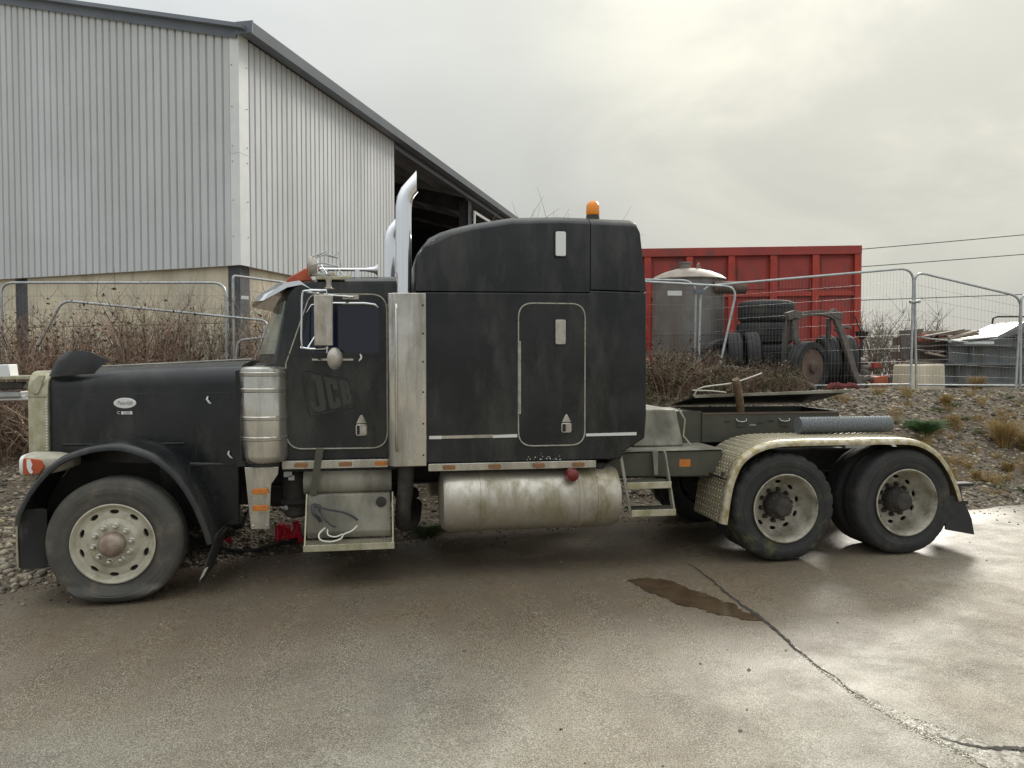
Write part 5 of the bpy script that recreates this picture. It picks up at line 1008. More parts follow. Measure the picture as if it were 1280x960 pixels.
# ------------------------------------------------------------------ temporary mesh fence panels
def fence(label, BL, BR, TR, TL, rc=.22, mesh=True, nv=None, group=None, tagq=None, r=.02, legs=True, mat='galv', bottom=True):
    BL, BR, TR, TL = map(Vector, (BL, BR, TR, TL)); base = (BL+BR)/2
    t = thing('mesh_fence', label, 'fence', base, group)
    def rnd(P, A, Bv, n=6):
        da = (A-P).normalized()*rc; db = (Bv-P).normalized()*rc; return [(P+da)*(1-u)**2+P*2*u*(1-u)+(P+db)*u*u for u in [i/n for i in range(n+1)]]
    MB().tube([BL]+rnd(TL, BL, TR)+rnd(TR, TL, BR)+[BR], r, 10).build('frame', mat, t, smooth=True)
    if bottom:
        MB().tube([BL.lerp(TL, .03), BR.lerp(TR, .03)], r*.8, 8).build('bottom_rail', mat, t, smooth=True)
    if mesh:
        W = (BR-BL).length; nv = nv or int(W/.055); H = 9; m2 = MB()
        def pt(u, v):
            # keep the wires inside the rounded corners
            P = (BL.lerp(BR, u)).lerp(TL.lerp(TR, u), v); return P+ (TL-BL).cross(BR-BL).normalized()*.012*noise.noise((u*5, v*5, W))
        for i in range(1, nv):
            u = i/nv; e = min(u, 1-u)*W; vmax = 1-(max(0, rc-e)/rc)**2*(rc/(TL-BL).length)*.9
            m2.tube([pt(u, .03), pt(u, .5), pt(u, vmax)], .0013, 3, cap=False)
        for j in range(1, H):
            v = j/H; m2.tube([pt(0, v), pt(.33, v), pt(.66, v), pt(1, v)], .0024, 3, cap=False)
        m2.build('wire_mesh', 'wire', t, kind='stuff')
    if tagq:
        u, v, wd = tagq; P = (BL.lerp(BR, u)).lerp(TL.lerp(TR, u), v); d = (BR-BL).normalized()*wd; h = Vector((0, 0, wd*.33)); o = Vector((-.01, -.03, 0))
        m2 = MB(); m2.hexa([P+o, P+d+o, P+d+o+Vector((0, .006, 0)), P+o+Vector((0, .006, 0)), P+h+o, P+d+h+o, P+d+h+o+Vector((0, .006, 0)), P+h+o+Vector((0, .006, 0))]); m2.build('tag', 'tag_white', t)
    return t
gl_ = lambda x, y: bz(x, y)
# right-hand run on top of the bank
fence('upright galvanised mesh fence panel in front of the red skip', (7.27, 5.56, gl_(7.27, 5.56)-.02), (10.76, 4.98, 1.43), (10.83, 5.04, 3.43), (7.33, 5.62, 3.12), .25)
fence('mesh fence panel with sagging top rail in front of the timber pile', (10.90, 5.02, 1.42), (12.55, 4.76, 1.42), (12.62, 4.76, 2.95), (10.84, 5.04, 3.37), .2)
fence('mesh fence panel rising again in front of the wrecked car', (12.62, 4.74, 1.42), (15.6, 4.35, 1.42), (15.7, 4.35, 3.4), (12.60, 4.74, 2.97), .1)
fence('mesh fence panel between the sleeper cab and the grey silo', (3.9, 6.05, 1.38), (7.25, 5.66, 1.38), (7.26, 5.66, 3.22), (3.9, 6.1, 3.26), .25, tagq=(.86, .86, .24))
fence('loose mesh fence panel leaning beside the tyre stack', (4.5, 5.6, 1.40), (7.50, 5.45, 1.35), (7.92, 5.50, 3.11), (4.9, 5.75, 3.25), .22, mesh=False, bottom=False)
m_ = MB(); m_.box(7.18, 7.36, 5.50, 5.58, 3.0, 3.06); m_.build('fence_clip', 'flashing', label='dark blue clip joining fence posts in front of the silo', cat='fence clip')
m_ = MB(); m_.tube([(10.74, 5.0, 2.86), (10.92, 5.0, 2.87)], .028, 8); m_.build('fence_clip', 'galv', label='steel clip joining the fence posts beside the timber pile', cat='fence clip', smooth=True)
# left-hand run between bank and warehouse
fence('mesh fence panel standing before the concrete warehouse wall', (-3.75, 6.66, bz(-3.75, 6.66)), (-.32, 6.09, bz(-.32, 6.09)), (-.32, 6.09, 3.10), (-3.78, 6.66, 3.10), .2)
fence('mesh fence panel left of the dark steel column with brambles before it', (-7.3, 7.2, 1.1), (-3.82, 6.68, 1.1), (-3.84, 6.68, 3.10), (-7.3, 7.2, 3.12), .2)
fence('fence panel running back from the bonnet towards the warehouse corner', (-.22, 6.15, 1.25), (1.6, 8.6, 1.3), (1.6, 8.6, 3.2), (-.22, 6.15, 3.22), .06, nv=30, tagq=(.06, .82, .16))
fence('toppled fence frame with sloping top rail caught in the brambles', (-3.35, 6.3, 1.65), (.02, 5.75, 1.5), (.36, 5.85, 2.50), (-2.72, 6.2, 2.80), .14, mesh=False, bottom=False)
fence('small bent fence frame leaning behind the cab windscreen', (-.2, 5.9, 1.5), (.02, 5.7, 1.3), (.36, 5.8, 2.25), (-.12, 5.95, 2.2), .10, mesh=False, bottom=False, r=.018)

# ------------------------------------------------------------------ red steel skip container
SK = thing('red_skip', 'tall faded red ribbed steel skip container behind the fence', 'skip', (9.5, 9.1, 1.45))
A0 = Vector((5.9, 9.75, 0)); A1 = Vector((12.19, 8.55, 0)); sd_ = (A1-A0).normalized(); SL = (A1-A0).length; sn = Vector((sd_.y, -sd_.x, 0))
def sk(s, h, o=0.0): return A0+sd_*s+sn*o+Vector((0, 0, h+.012*s))
def skbox(name, s0, s1, z0, z1, o0, o1, mat, bevel=.006):
    m_ = MB(); m_.hexa([sk(s, z, o) for z in (z0, z1) for s, o in ((s0, o1), (s1, o1), (s1, o0), (s0, o0))]); return m_.build(name, mat, SK, bevel=bevel)
skbox('top_rail', 0, SL, 4.08, 4.26, -.02, .10, 'skip_red'); skbox('mid_rail', .12, SL-.14, 3.20, 3.29, .002, .06, 'skip_rib'); skbox('bottom_rail', 0, SL, 1.5, 1.66, -.02, .10, 'skip_rib')
nb = 7; wcol = .13
for k in range(nb+1):
    s = (SL-.14)*k/nb; skbox('rib', s, s+.14, 1.665, 4.075, .002, .09, 'skip_rib')
for k in range(nb):
    s = (SL-.14)*k/nb
    for z0, z1 in ((1.665, 3.197), (3.293, 4.075)): 
        m_ = MB(); q = sk; a, b = s+.01, s+(SL-.14)/nb-.0+.01; z0, z1 = z0-.06, z1+.06
        m_.hexa([q(a, z0, 0), q(b, z0, 0), q(b, z0, -.03), q(a, z0, -.03), q(a, z1, .0), q(b, z1, .0), q(b, z1, -.03), q(a, z1, -.03)])
        m_.hexa([q(a+.20, z0+.13, .016), q(b-.07, z0+.13, .016), q(b-.07, z0+.13, .0), q(a+.20, z0+.13, .0), q(a+.20, z1-.13, .016), q(b-.07, z1-.13, .016), q(b-.07, z1-.13, 0), q(a+.20, z1-.13, 0)]); m_.build('side_panel', 'skip_red', SK, bevel=.005)
DP = -2.4
m_ = MB(); m_.hexa([sk(SL-.03, 1.5, -.03), sk(SL, 1.5, -.03), sk(SL, 1.5, DP), sk(SL-.03, 1.5, DP), sk(SL-.03, 4.2, -.03), sk(SL, 4.2, -.03), sk(SL, 4.2, DP), sk(SL-.03, 4.2, DP)]); m_.build('end_wall', 'skip_red', SK)
m_ = MB(); m_.hexa([sk(0, 1.5, -.03), sk(.03, 1.5, -.03), sk(.03, 1.5, DP), sk(0, 1.5, DP), sk(0, 4.2, -.03), sk(.03, 4.2, -.03), sk(.03, 4.2, DP), sk(0, 4.2, DP)]); m_.build('end_wall', 'skip_red', SK)
skbox('back_wall', 0, SL, 1.5, 4.2, DP-.03, DP, 'skip_red'); skbox('floor', .05, SL-.05, 1.52, 1.6, DP+.01, -.04, 'skip_red', 0)
for s in (.4, SL-.6): skbox('skid', s, s+.2, 1.36, 1.50, DP, -.1, 'skip_rib')

# ------------------------------------------------------------------ grey silo
c = (7.80, 7.30, 0); SI = thing('silo', 'rusty grey steel silo tank with pale domed lid before the red skip', 'silo', (7.80, 7.30, 1.38))
MB().lathe([(.3, 1.36), (.655, 1.36), (.665, 1.42), (.665, 3.375), (.655, 3.385)], 40, 'z', c).build('shell', 'silo', SI, smooth=True)
MB().lathe([(.70, 3.38), (.71, 3.40), (.62, 3.47), (.45, 3.545), (.25, 3.60), (.12, 3.615), (.01, 3.615)], 40, 'z', c).build('dome', 'silo_dome', SI, smooth=True)
MB().lathe([(.10, 3.58), (.10, 3.70), (.115, 3.705), (.115, 3.73), (.02, 3.74)], 20, 'z', (7.72, 7.25, 0)).build('vent_cap', 'silo', SI, smooth=True)
MB().tube([(7.90, 7.1, 3.56), (7.90, 7.1, 3.66), (7.93, 7.12, 3.70), (7.96, 7.15, 3.66), (7.96, 7.15, 3.54)], .018, 8).build('lifting_eye', 'silo_dome', SI, smooth=True)
MB().lathe([(.105, .0), (.115, .0), (.115, .62), (.105, .62), (.09, .6), (.09, .02)], 20, 'x', (8.03, 6.72, 3.22)).build('side_pipe', 'rust', SI, smooth=True)
MB().lathe([(.667, 2.35), (.672, 2.352), (.672, 2.38), (.667, 2.382)], 40, 'z', c, cap=False).build('weld_band', 'silo', SI, smooth=True)

# ------------------------------------------------------------------ tyres and axles on the bank
def tyre_at(m, loc, M3, name, mat, parent=None, **kw):
    bmesh.ops.transform(m.bm, matrix=Matrix.Translation(loc) @ M3.to_4x4(), verts=m.bm.verts[:]); return m.build(name, mat, parent, smooth=True, ang=40, **kw)
def rot(rx=0, ry=0, rz=0): return (Matrix.Rotation(R_(rz), 3, 'Z') @ Matrix.Rotation(R_(ry), 3, 'Y') @ Matrix.Rotation(R_(rx), 3, 'X'))
zt = bz(8.9, 6.3)
for k, (dx, wd_) in enumerate(((0, 'lowest'), (.03, 'second'), (-.02, 'third'), (.01, 'topmost'))):
    tyre_at(tyre_mesh(.49, .375, lug=.015, n=64), (8.93+dx, 6.45, zt+.01+.385*k), rot(90, 0, k*20), 'lorry_tyre', 'rubber', label=wd_+' lorry tyre of the flat stack before the red skip', cat='tyre')
def wheel_set(name, label, cat, loc, rz, n2=1, hub='rust_grey', R0=.43, W=.23, gap=.27, ax=None):
    t = thing(name, label, cat, loc)
    for k in range(n2):
        q = Matrix.Rotation(R_(rz), 3, 'Z'); off = q @ Vector((0, gap*k, 0))
        tyre_at(tyre_mesh(R0, W, n=56), Vector(loc)+Vector((0, 0, R0-.01))+off, q, 'tyre', 'rubber', t)
    m_ = MB(); m_.lathe([(.305, .03), (.292, .04), (.28, .10), (.21, .135), (.15, .135), (.14, .06), (.12, .03), (.10, .02), (.095, -.02), (.06, -.035), (.02, -.04)], 28, 'y'); tyre_at(m_, Vector(loc)+Vector((0, 0, R0-.01)), Matrix.Rotation(R_(rz), 3, 'Z'), 'hub', hub, t)
    if ax:
        q = Matrix.Rotation(R_(rz), 3, 'Z'); MB().tube([Vector(loc)+Vector((0, 0, R0))+q @ Vector((0, .05, 0)), Vector(loc)+Vector((0, 0, R0))+q @ Vector((0, ax, 0))], .07, 12).build('axle_beam', 'rust_grey', t, smooth=True)
    return t
wheel_set('lorry_wheel', 'scrap lorry wheel with rusty hub standing under the bent steel frame', 'wheel', (9.2, 5.30, bz(9.2, 5.3)-.03), 24, 1, 'rust', .43, .26)
wheel_set('twin_wheels', 'pair of twin scrap tyres standing edge-on before the tyre stack', 'wheels', (8.42, 5.72, bz(8.42, 5.7)+.12), 72, 2, 'rust_grey', .43, .24, .30)
wheel_set('twin_wheels', 'pair of twin scrap tyres standing edge-on at the end of the skip', 'wheels', (10.15, 5.72, bz(10.1, 5.7)+.04), 78, 2, 'rust_grey', .44, .24, .31)
wheel_set('lorry_wheel', 'scrap lorry wheel lying back against the silo in the brambles', 'wheel', (7.95, 6.05, bz(7.95, 6.05)), 6, 1, 'rust_grey', .43, .27)
# bent steel suspension frame
z5 = bz(9.4, 5.5); FR = thing('scrap_suspension', 'bent rusty steel suspension frame arching over the scrap wheels', 'scrap frame', (9.4, 5.45, z5))
def bar(name, pts, wd, dp, mat='rust_grey', par=FR):
    rings = []; pts = [Vector(p) for p in pts]
    for i, p in enumerate(pts):
        t = (pts[min(i+1, len(pts)-1)]-pts[max(i-1, 0)]).normalized(); u = Vector((0, 1, 0)); v = t.cross(u).normalized()
        rings.append([p+v*wd/2-u*dp/2, p+v*wd/2+u*dp/2, p-v*wd/2+u*dp/2, p-v*wd/2-u*dp/2])
    return MB().loft(rings).build(name, mat, par, bevel=.008)
bar('top_bar', spline([(8.93, 5.45, 2.60), (9.1, 5.45, 2.66), (9.35, 5.44, 2.69), (9.55, 5.43, 2.66), (9.66, 5.42, 2.60)], 4), .09, .10)
bar('leg', [(8.92, 5.46, 2.58), (8.95, 5.47, 2.3), (9.05, 5.48, 2.05)], .10, .10); bar('leg', spline([(9.64, 5.42, 2.64), (9.76, 5.40, 2.35), (9.87, 5.36, 2.0), (9.95, 5.33, 1.70), (10.08, 5.30, 1.42)], 4), .10, .09)
bar('leg', [(9.58, 5.5, 2.60), (9.64, 5.6, 2.3), (9.8, 5.7, 2.1), (9.88, 5.7, 1.42)], .07, .07)
bar('leg', [(8.86, 5.52, 2.6), (8.84, 5.6, 2.2), (8.86, 5.65, 1.8), (8.86, 5.65, 1.40)], .08, .08)
bar('bracket', [(8.78, 5.45, 2.62), (8.90, 5.45, 2.66), (9.02, 5.45, 2.64)], .13, .14, 'rust_grey'); bar('bracket', [(9.58, 5.43, 2.72), (9.66, 5.42, 2.66), (9.76, 5.42, 2.62)], .12, .12)
bar('bracket', [(9.66, 5.42, 2.40), (9.80, 5.41, 2.46), (9.93, 5.41, 2.44)], .05, .08); bar('foot', [(10.0, 5.31, 1.64), (10.10, 5.30, 1.57), (10.2, 5.3, 1.60)], .07, .06)
m_ = MB(); m_.tube(spline([(7.5, 5.25, 1.78), (8.0, 5.22, 1.72), (8.5, 5.15, 1.65), (8.95, 5.12, 1.52), (9.1, 5.1, 1.42)], 4), .045, 8); m_.build('scrap_shaft', 'rust_grey', label='rusty steel shaft lying from the brambles to the scrap wheel', cat='shaft', smooth=True)
m_ = MB(); m_.tube(spline([(9.25, 5.0, 1.43), (9.4, 5.02, 1.47), (9.55, 4.98, 1.45), (9.7, 5.0, 1.47), (9.85, 5.0, 1.42)], 3), [.03, .05, .065, .05, .07, .055, .06, .045, .065, .05, .055, .04, .02], 9); m_.build('red_sack', 'sack_red', label='dark red crumpled sack lying at the foot of the fence', cat='sack', smooth=True)
m_ = MB(); m_.hexa([(9.50, 5.9, 1.42), (9.86, 5.85, 1.42), (9.86, 6.1, 1.42), (9.50, 6.15, 1.42), (9.56, 5.95, 1.93), (9.84, 5.9, 1.96), (9.82, 6.05, 1.90), (9.60, 6.1, 1.88)]); m_.build('orange_barrier', 'orange_faded', label='orange plastic scrap lying beneath the bent steel frame', cat='plastic scrap', bevel=.03)

# ------------------------------------------------------------------ scrap heap to the right
def plank(p0, p1, wd, th, name, mat, label, cat, group=None):
    p0, p1 = Vector(p0), Vector(p1); d = (p1-p0).normalized(); u = Vector((-d.y, d.x, 0)).normalized()*wd/2; v = Vector((0, 0, th))
    return MB().hexa([p0-u, p1-u, p1+u, p0+u, p0-u+v, p1-u+v, p1+u+v, p0+u+v]).build(name, mat, label=label, cat=cat, group=group, bevel=.006)
zb0 = 1.38
m_ = MB()
def ibeam(name, x0, x1, y, z, h, label):
    t = thing(name, label, 'steel beam', ((x0+x1)/2, y, z)); yy = lambda x: y-(x-x0)*.17
    for nm, d0, d1, a, b in (('web', -.012, .012, .0251, h-.0251), ('flange', -.16, .16, 0, .025), ('flange', -.16, .16, h-.025, h)):
        MB().hexa([(x0, yy(x0)+d0, z+a), (x1, yy(x1)+d0, z+a), (x1, yy(x1)+d1, z+a), (x0, yy(x0)+d1, z+a), (x0, yy(x0)+d0, z+b), (x1, yy(x1)+d0, z+b), (x1, yy(x1)+d1, z+b), (x0, yy(x0)+d1, z+b)]).build(nm, 'beam_grey', t)
    for x in np.arange(x0+.35, x1, 1.6): MB().hexa([(x, yy(x)-.15, z+.026), (x+.012, yy(x)-.15, z+.026), (x+.012, yy(x)-.013, z+.026), (x, yy(x)-.013, z+.026), (x, yy(x)-.15, z+h-.026), (x+.012, yy(x)-.15, z+h-.026), (x+.012, yy(x)-.013, z+h-.026), (x, yy(x)-.013, z+h-.026)]).build('stiffener', 'beam_grey', t)
ibeam('steel_beam', 12.62, 18.4, 6.42, 1.82, .36, 'upper grey steel I-beam stacked in front of the wrecked car')
ibeam('steel_beam', 12.35, 18.0, 6.45, 1.45, .37, 'lower grey steel I-beam stacked in front of the wrecked car')
for x, y in ((13.0, 6.4), (17.2, 5.7)): plank((x, y-.4, 1.36), (x, y+.4, 1.36), .2, .09, 'timber_bearer', 'plank_dark', 'dark timber bearer under the stacked grey steel beams', 'timber', 'bearers under the beams')
m_ = MB(); m_.hexa([(11.10, 5.45, 1.36), (11.72, 5.35, 1.36), (11.80, 5.95, 1.36), (11.18, 6.05, 1.36), (11.12, 5.47, 1.81), (11.71, 5.37, 1.82), (11.78, 5.93, 1.82), (11.19, 6.03, 1.81)]); m_.build('concrete_block', 'concrete', label='weathered concrete block standing behind the fence posts', cat='concrete block', bevel=.025)
spec = [((11.9, 7.0, 1.40), (13.3, 6.85, 1.40), .5, .16, 'plank_dark'), ((11.95, 7.0, 1.56), (13.4, 6.8, 1.57), .4, .12, 'plank'), ((11.9, 6.95, 1.69), (13.2, 6.8, 1.70), .35, .13, 'plank_dark'), ((12.0, 6.9, 1.84), (13.3, 6.75, 1.83), .3, .06, 'plank'), ((11.95, 7.0, 1.91), (13.1, 6.9, 1.92), .36, .15, 'plank_dark'), ((12.05, 6.9, 2.07), (13.5, 6.8, 2.08), .3, .10, 'rust'), ((12.9, 6.8, 2.19), (13.75, 6.75, 2.20), .34, .05, 'tag_white'), ((12.0, 7.05, 2.18), (12.95, 6.95, 2.20), .3, .16, 'plank_dark'), ((12.1, 7.0, 2.37), (13.2, 6.9, 2.40), .22, .05, 'plank'), ((12.5, 6.85, 2.36), (13.3, 6.8, 2.38), .28, .10, 'plank')]
words = ['dark bottom timber baulk', 'pale second board', 'dark square timber', 'thin pale board', 'broad brown timber', 'rusty steel length', 'white sheet offcut', 'short dark timber', 'long thin topmost board', 'pale thick topmost plank']
for (p0, p1, wd, th, mt), wds in zip(spec, words): plank(p0, p1, wd, th, 'timber', mt, wds+' in the timber pile beside the wrecked car', 'timber')
rp = random.Random(5)
for k, wds in enumerate(('pale short board leaning', 'narrow grey batten lying', 'split brown board lying', 'whitewashed plank lying', 'dark broken batten leaning', 'thin buff lath lying', 'warped grey board leaning', 'square pale offcut lying')):
    x = rp.uniform(11.95, 12.7); z = rp.uniform(1.95, 2.33); plank((x, 6.58-.01*k, z), (x+rp.uniform(.5, 1.1), 6.62-.01*k, z+rp.uniform(-.12, .16)), rp.uniform(.08, .16), rp.uniform(.02, .05), 'timber', ('plank', 'rust_grey', 'plank_dark', 'tag_white', 'plank_dark', 'plank', 'rust_grey', 'plank')[k], wds+' on the front of the timber pile', 'timber')
m_ = MB(); m_.hexa([(11.92, 6.75, 1.9), (12.02, 6.74, 1.9), (12.02, 6.8, 1.9), (11.92, 6.81, 1.9), (11.86, 6.75, 2.46), (12.35, 6.72, 2.50), (12.35, 6.77, 2.50), (11.86, 6.8, 2.46)]); m_.build('steel_hopper', 'rust_grey', label='rusty tapered steel hopper at the end of the timber pile', cat='hopper', bevel=.01)
for x, y, z, sx, mt, nm, lab in ((12.2, 6.62, 2.24, .22, 'orange_faded', 'plastic_scrap', 'orange plastic scrap lying on the timber pile'), (12.62, 6.68, 2.27, .18, 'sack_red', 'plastic_scrap', 'red plastic scrap lying on the timber pile'), (11.0, 6.3, 1.40, .30, 'orange_faded', 'plastic_scrap', 'orange plastic scrap lying behind the concrete block'), (11.15, 6.5, 1.74, .16, 'skip_red', 'plastic_scrap', 'dull red scrap lying behind the concrete block'), (10.75, 6.6, 1.40, .3, 'tag_white', 'plastic_scrap', 'white plastic scrap lying behind the fence posts')):
    m_ = MB(); m_.hexa([(x+random.uniform(-.03, .03)+a*sx, y+random.uniform(-.03, .03)+b*sx*.6, z+c_*sx*(.6+random.uniform(-.15, .15))) for c_ in (0, 1) for a, b in ((0, 0), (1, 0), (1, 1), (0, 1))]); m_.build(nm, mt, label=lab, cat='plastic scrap', bevel=.015)
# brazier / light pole scrap against the sky
m_ = MB(); m_.lathe([(.04, 2.30), (.09, 2.34), (.13, 2.44), (.135, 2.45), (.12, 2.45)], 14, 'z', (11.35, 7.2, 0)).tube([(11.35, 7.2, 1.4), (11.35, 7.2, 2.32)], .03, 8).tube([(11.35, 7.2, 2.40), (11.25, 7.2, 2.62), (11.2, 7.2, 2.75)], .016, 6); m_.build('floodlight_pole', 'hub_dark', label='dark cup-shaped lamp on a pole with a stick poking up by the scrap', cat='pole', smooth=True)
for k, (x, y, r, h, mt) in enumerate(((10.75, 7.6, .35, .62, 'hub_dark'), (11.4, 7.9, .45, .55, 'rust'), (10.6, 6.4, .22, .5, 'rust_grey'))):
    P_ = np.array([(x+random.gauss(0, r*.6), y+random.gauss(0, r*.5), 1.42+abs(random.gauss(0, h*.42))) for _ in range(60)]); stones('scrap_heap', P_, .04+.12*rng.random(60), kind=None, mat=mt, label=('black tangled scrap heap beyond the twin tyres', 'rust brown scrap heap beyond the lamp pole', 'grey scrap heap behind the twin tyres')[k], cat='scrap heap')
# wrecked estate car
CA = thing('wrecked_car', 'wrecked silver estate car with roof bars and broken flank behind the steel beams', 'car', (17.6, 9.1, 1.4))
cd = Vector((.985, -.17, 0)); cn = Vector((-.17, -.985, 0)); C0 = Vector((14.75, 9.58, 1.38))
def cp(s, o, h): return C0+cd*s+cn*o+Vector((0, 0, h))
bodyp = [(0, .28), (.0, .62), (.10, .80), (.35, .90), (1.05, 1.0), (4.2, 1.0), (4.45, .85), (4.5, .35), (4.3, .25)]
MB().loft([[cp(s, o, h) for s, h in bodyp] for o in (-.85, -.83, .83, .85)]).build('body', 'car_silver', CA, bevel=.03)
roofp = [(.95, .99), (1.75, 1.38), (2.0, 1.42), (3.6, 1.42), (4.3, 1.02)]
MB().loft([[cp(s+(.08*abs(o) if s < 1.9 else 0), o*(1 if h < 1.1 else .82), h) for s, h in roofp] for o in (-.80, 0, .80)]).build('cabin', 'car_silver', CA, bevel=.03)
sw = [(1.18, 1.03), (1.80, 1.34), (2.32, 1.37), (2.30, 1.03)]; sw2 = [(2.42, 1.03), (2.44, 1.37), (3.3, 1.36), (3.35, 1.03)]
for p in (sw, sw2): MB().loft([[cp(s, (.815-.13*(h-1.0)/.4)+e, h) for s, h in p] for e in (.0, .012)]).build('side_window', 'car_glass', CA)
MB().loft([[cp(s-.02+.08*abs(o), o*(1 if h < 1.2 else .84), h+.02) for s, h in ((1.03, 1.02), (1.70, 1.345), (1.71, 1.335), (1.04, 1.01))] for o in (-.72, 0, .72)]).build('windscreen', 'car_screen', CA)
MB().loft([[cp(s, o, h) for s, h in ((.12, .83), (.4, .915), (1.0, 1.005), (1.02, 1.03), (.3, .97), (.1, .88))] for o in (-.75, .75)]).build('bonnet', 'car_silver', CA, bevel=.02)
MB().tube([cp(1.78, .62, 1.38), cp(1.80, .62, 1.52), cp(1.9, .62, 1.56), cp(3.4, .62, 1.56), cp(3.5, .62, 1.4)], .022, 8).tube([cp(2.05, .62, 1.40), cp(2.05, .62, 1.555)], .02, 8).tube([cp(1.78, -.62, 1.38), cp(1.80, -.62, 1.52), cp(1.9, -.62, 1.56), cp(3.4, -.62, 1.56)], .022, 8).build('roof_bars', 'hub_dark', CA, smooth=True)
MB().hexa([cp(1.35, .86, 1.0), cp(1.5, .86, 1.0), cp(1.5, 1.0, 1.0), cp(1.35, 1.0, 1.0), cp(1.37, .86, 1.12), cp(1.5, .86, 1.14), cp(1.5, .98, 1.13), cp(1.38, .98, 1.11)]).build('door_mirror', 'hub_dark', CA, bevel=.02)
for s in (.85, 3.6):
    for o in (.62, -.84):
        m_ = tyre_mesh(.32, .2, n=40); bmesh.ops.scale(m_.bm, vec=(1, 1, 1), verts=m_.bm.verts[:]); tyre_at(m_, cp(s, o+.2, .31), Matrix.Rotation(R_(-9.8), 3, 'Z'), 'wheel', 'rubber', CA)
# overhead cables and their far pole
for k, (a, b) in enumerate((((24.2, 30.6, 7.78), (60, 24.5, 11.0)), ((25.0, 30.4, 6.95), (60, 24.4, 9.7)), ((25.5, 30.3, 5.3), (60, 24.3, 6.6)))):
    a, b = Vector(a), Vector(b); a = a+(a-b)*.6; pts = [a.lerp(b, i/20)-Vector((0, 0, .35*(1-(2*i/20-1)**2))) for i in range(21)]
    MB().tube(pts, .022, 5).build('overhead_cable', 'steel_dark', label=('highest', 'middle', 'lowest')[k]+' overhead cable of the three crossing the sky above the wrecked car', cat='cable')

# pale metal lengths lying on a frame left of the radiator
for k, (z, h, x0, x1, mt, lab) in enumerate(((1.66, .045, -3.4, -1.47, 'shell_cream', 'topmost cream metal length by the radiator'), (1.56, .075, -3.4, -1.62, 'hub_dark', 'black metal channel between pale lengths by the radiator'), (1.475, .06, -3.4, -1.66, 'galv', 'broad grey metal length by the radiator'), (1.44, .03, -3.4, -1.48, 'emblem', 'lowest thin white metal length by the radiator'))):
    yv = 2.25+(.04*k); MB().hexa([(x0, yv-.05, z), (x1, yv-.05, z+.03), (x1, yv+.15, z+.03), (x0, yv+.15, z), (x0, yv-.05, z+h), (x1, yv-.05, z+h+.03), (x1, yv+.15, z+h+.03), (x0, yv+.15, z+h)]).build('metal_length', mt, label=lab, cat='metal length', bevel=.01)
MB().hexa([(-2.2, 2.2, 1.70), (-1.72, 2.2, 1.715), (-1.72, 2.4, 1.715), (-2.2, 2.4, 1.70), (-2.2, 2.2, 1.83), (-1.735, 2.2, 1.85), (-1.735, 2.4, 1.85), (-2.2, 2.4, 1.83)]).build('white_box', 'tag_white', label='white box on top of the metal lengths by the radiator', cat='box', bevel=.01)
t = thing('rack', 'dark steel rack carrying the metal lengths beside the radiator', 'rack', (-2.6, 2.5, bz(-2.6, 2.5)))
for x in (-3.2, -2.1):
    MB().box(x, x+.06, 2.25, 2.31, bz(x, 2.3)-.05, 1.44).build('leg', 'steel_dark', t); MB().box(x, x+.06, 2.50, 2.56, bz(x, 2.5)-.05, 1.44).build('leg', 'steel_dark', t)

# ------------------------------------------------------------------ vegetation
def tubes_np(paths, radii, tints, n=3):
    V, Fc, T_ = [], [], []; base = 0
    for pth, r0, tn in zip(paths, radii, tints):
        p = np.asarray(pth); k = len(p); d = np.gradient(p, axis=0); d /= np.linalg.norm(d, axis=1)[:, None]+1e-9
        u = np.cross(d, [.31, .12, .94] if abs(d[0, 2]) < .9 else [1., .2, .1]); u /= np.linalg.norm(u, axis=1)[:, None]+1e-9; v = np.cross(d, u)
        rr = r0*np.linspace(1, .35, k)
        for j in range(n):
            a = 2*math.pi*j/n; V.append(p+(u*math.cos(a)+v*math.sin(a))*rr[:, None])
        for j in range(n):
            j2 = (j+1) % n; i = np.arange(k-1); Fc.append(np.stack([base+j*k+i, base+j2*k+i, base+j2*k+i+1, base+j*k+i+1], 1))
        T_.append(np.repeat([tn], n*k, 0)); base += n*k
    return np.concatenate(V), np.concatenate(Fc), np.concatenate(T_)
def leaves_np(P, size, tints):
    n = len(P); a = rng.normal(size=(n, 3)); a /= np.linalg.norm(a, axis=1)[:, None]; b = np.cross(a, rng.normal(size=(n, 3))); b /= np.linalg.norm(b, axis=1)[:, None]
    s = size*(.5+rng.random(n))[:, None]; V = np.stack([P-a*s, P-b*s*.5, P+a*s, P+b*s*.5], 1).reshape(-1, 3); Fc = np.arange(4*n).reshape(-1, 4); return V, Fc, np.repeat(tints, 4, 0)
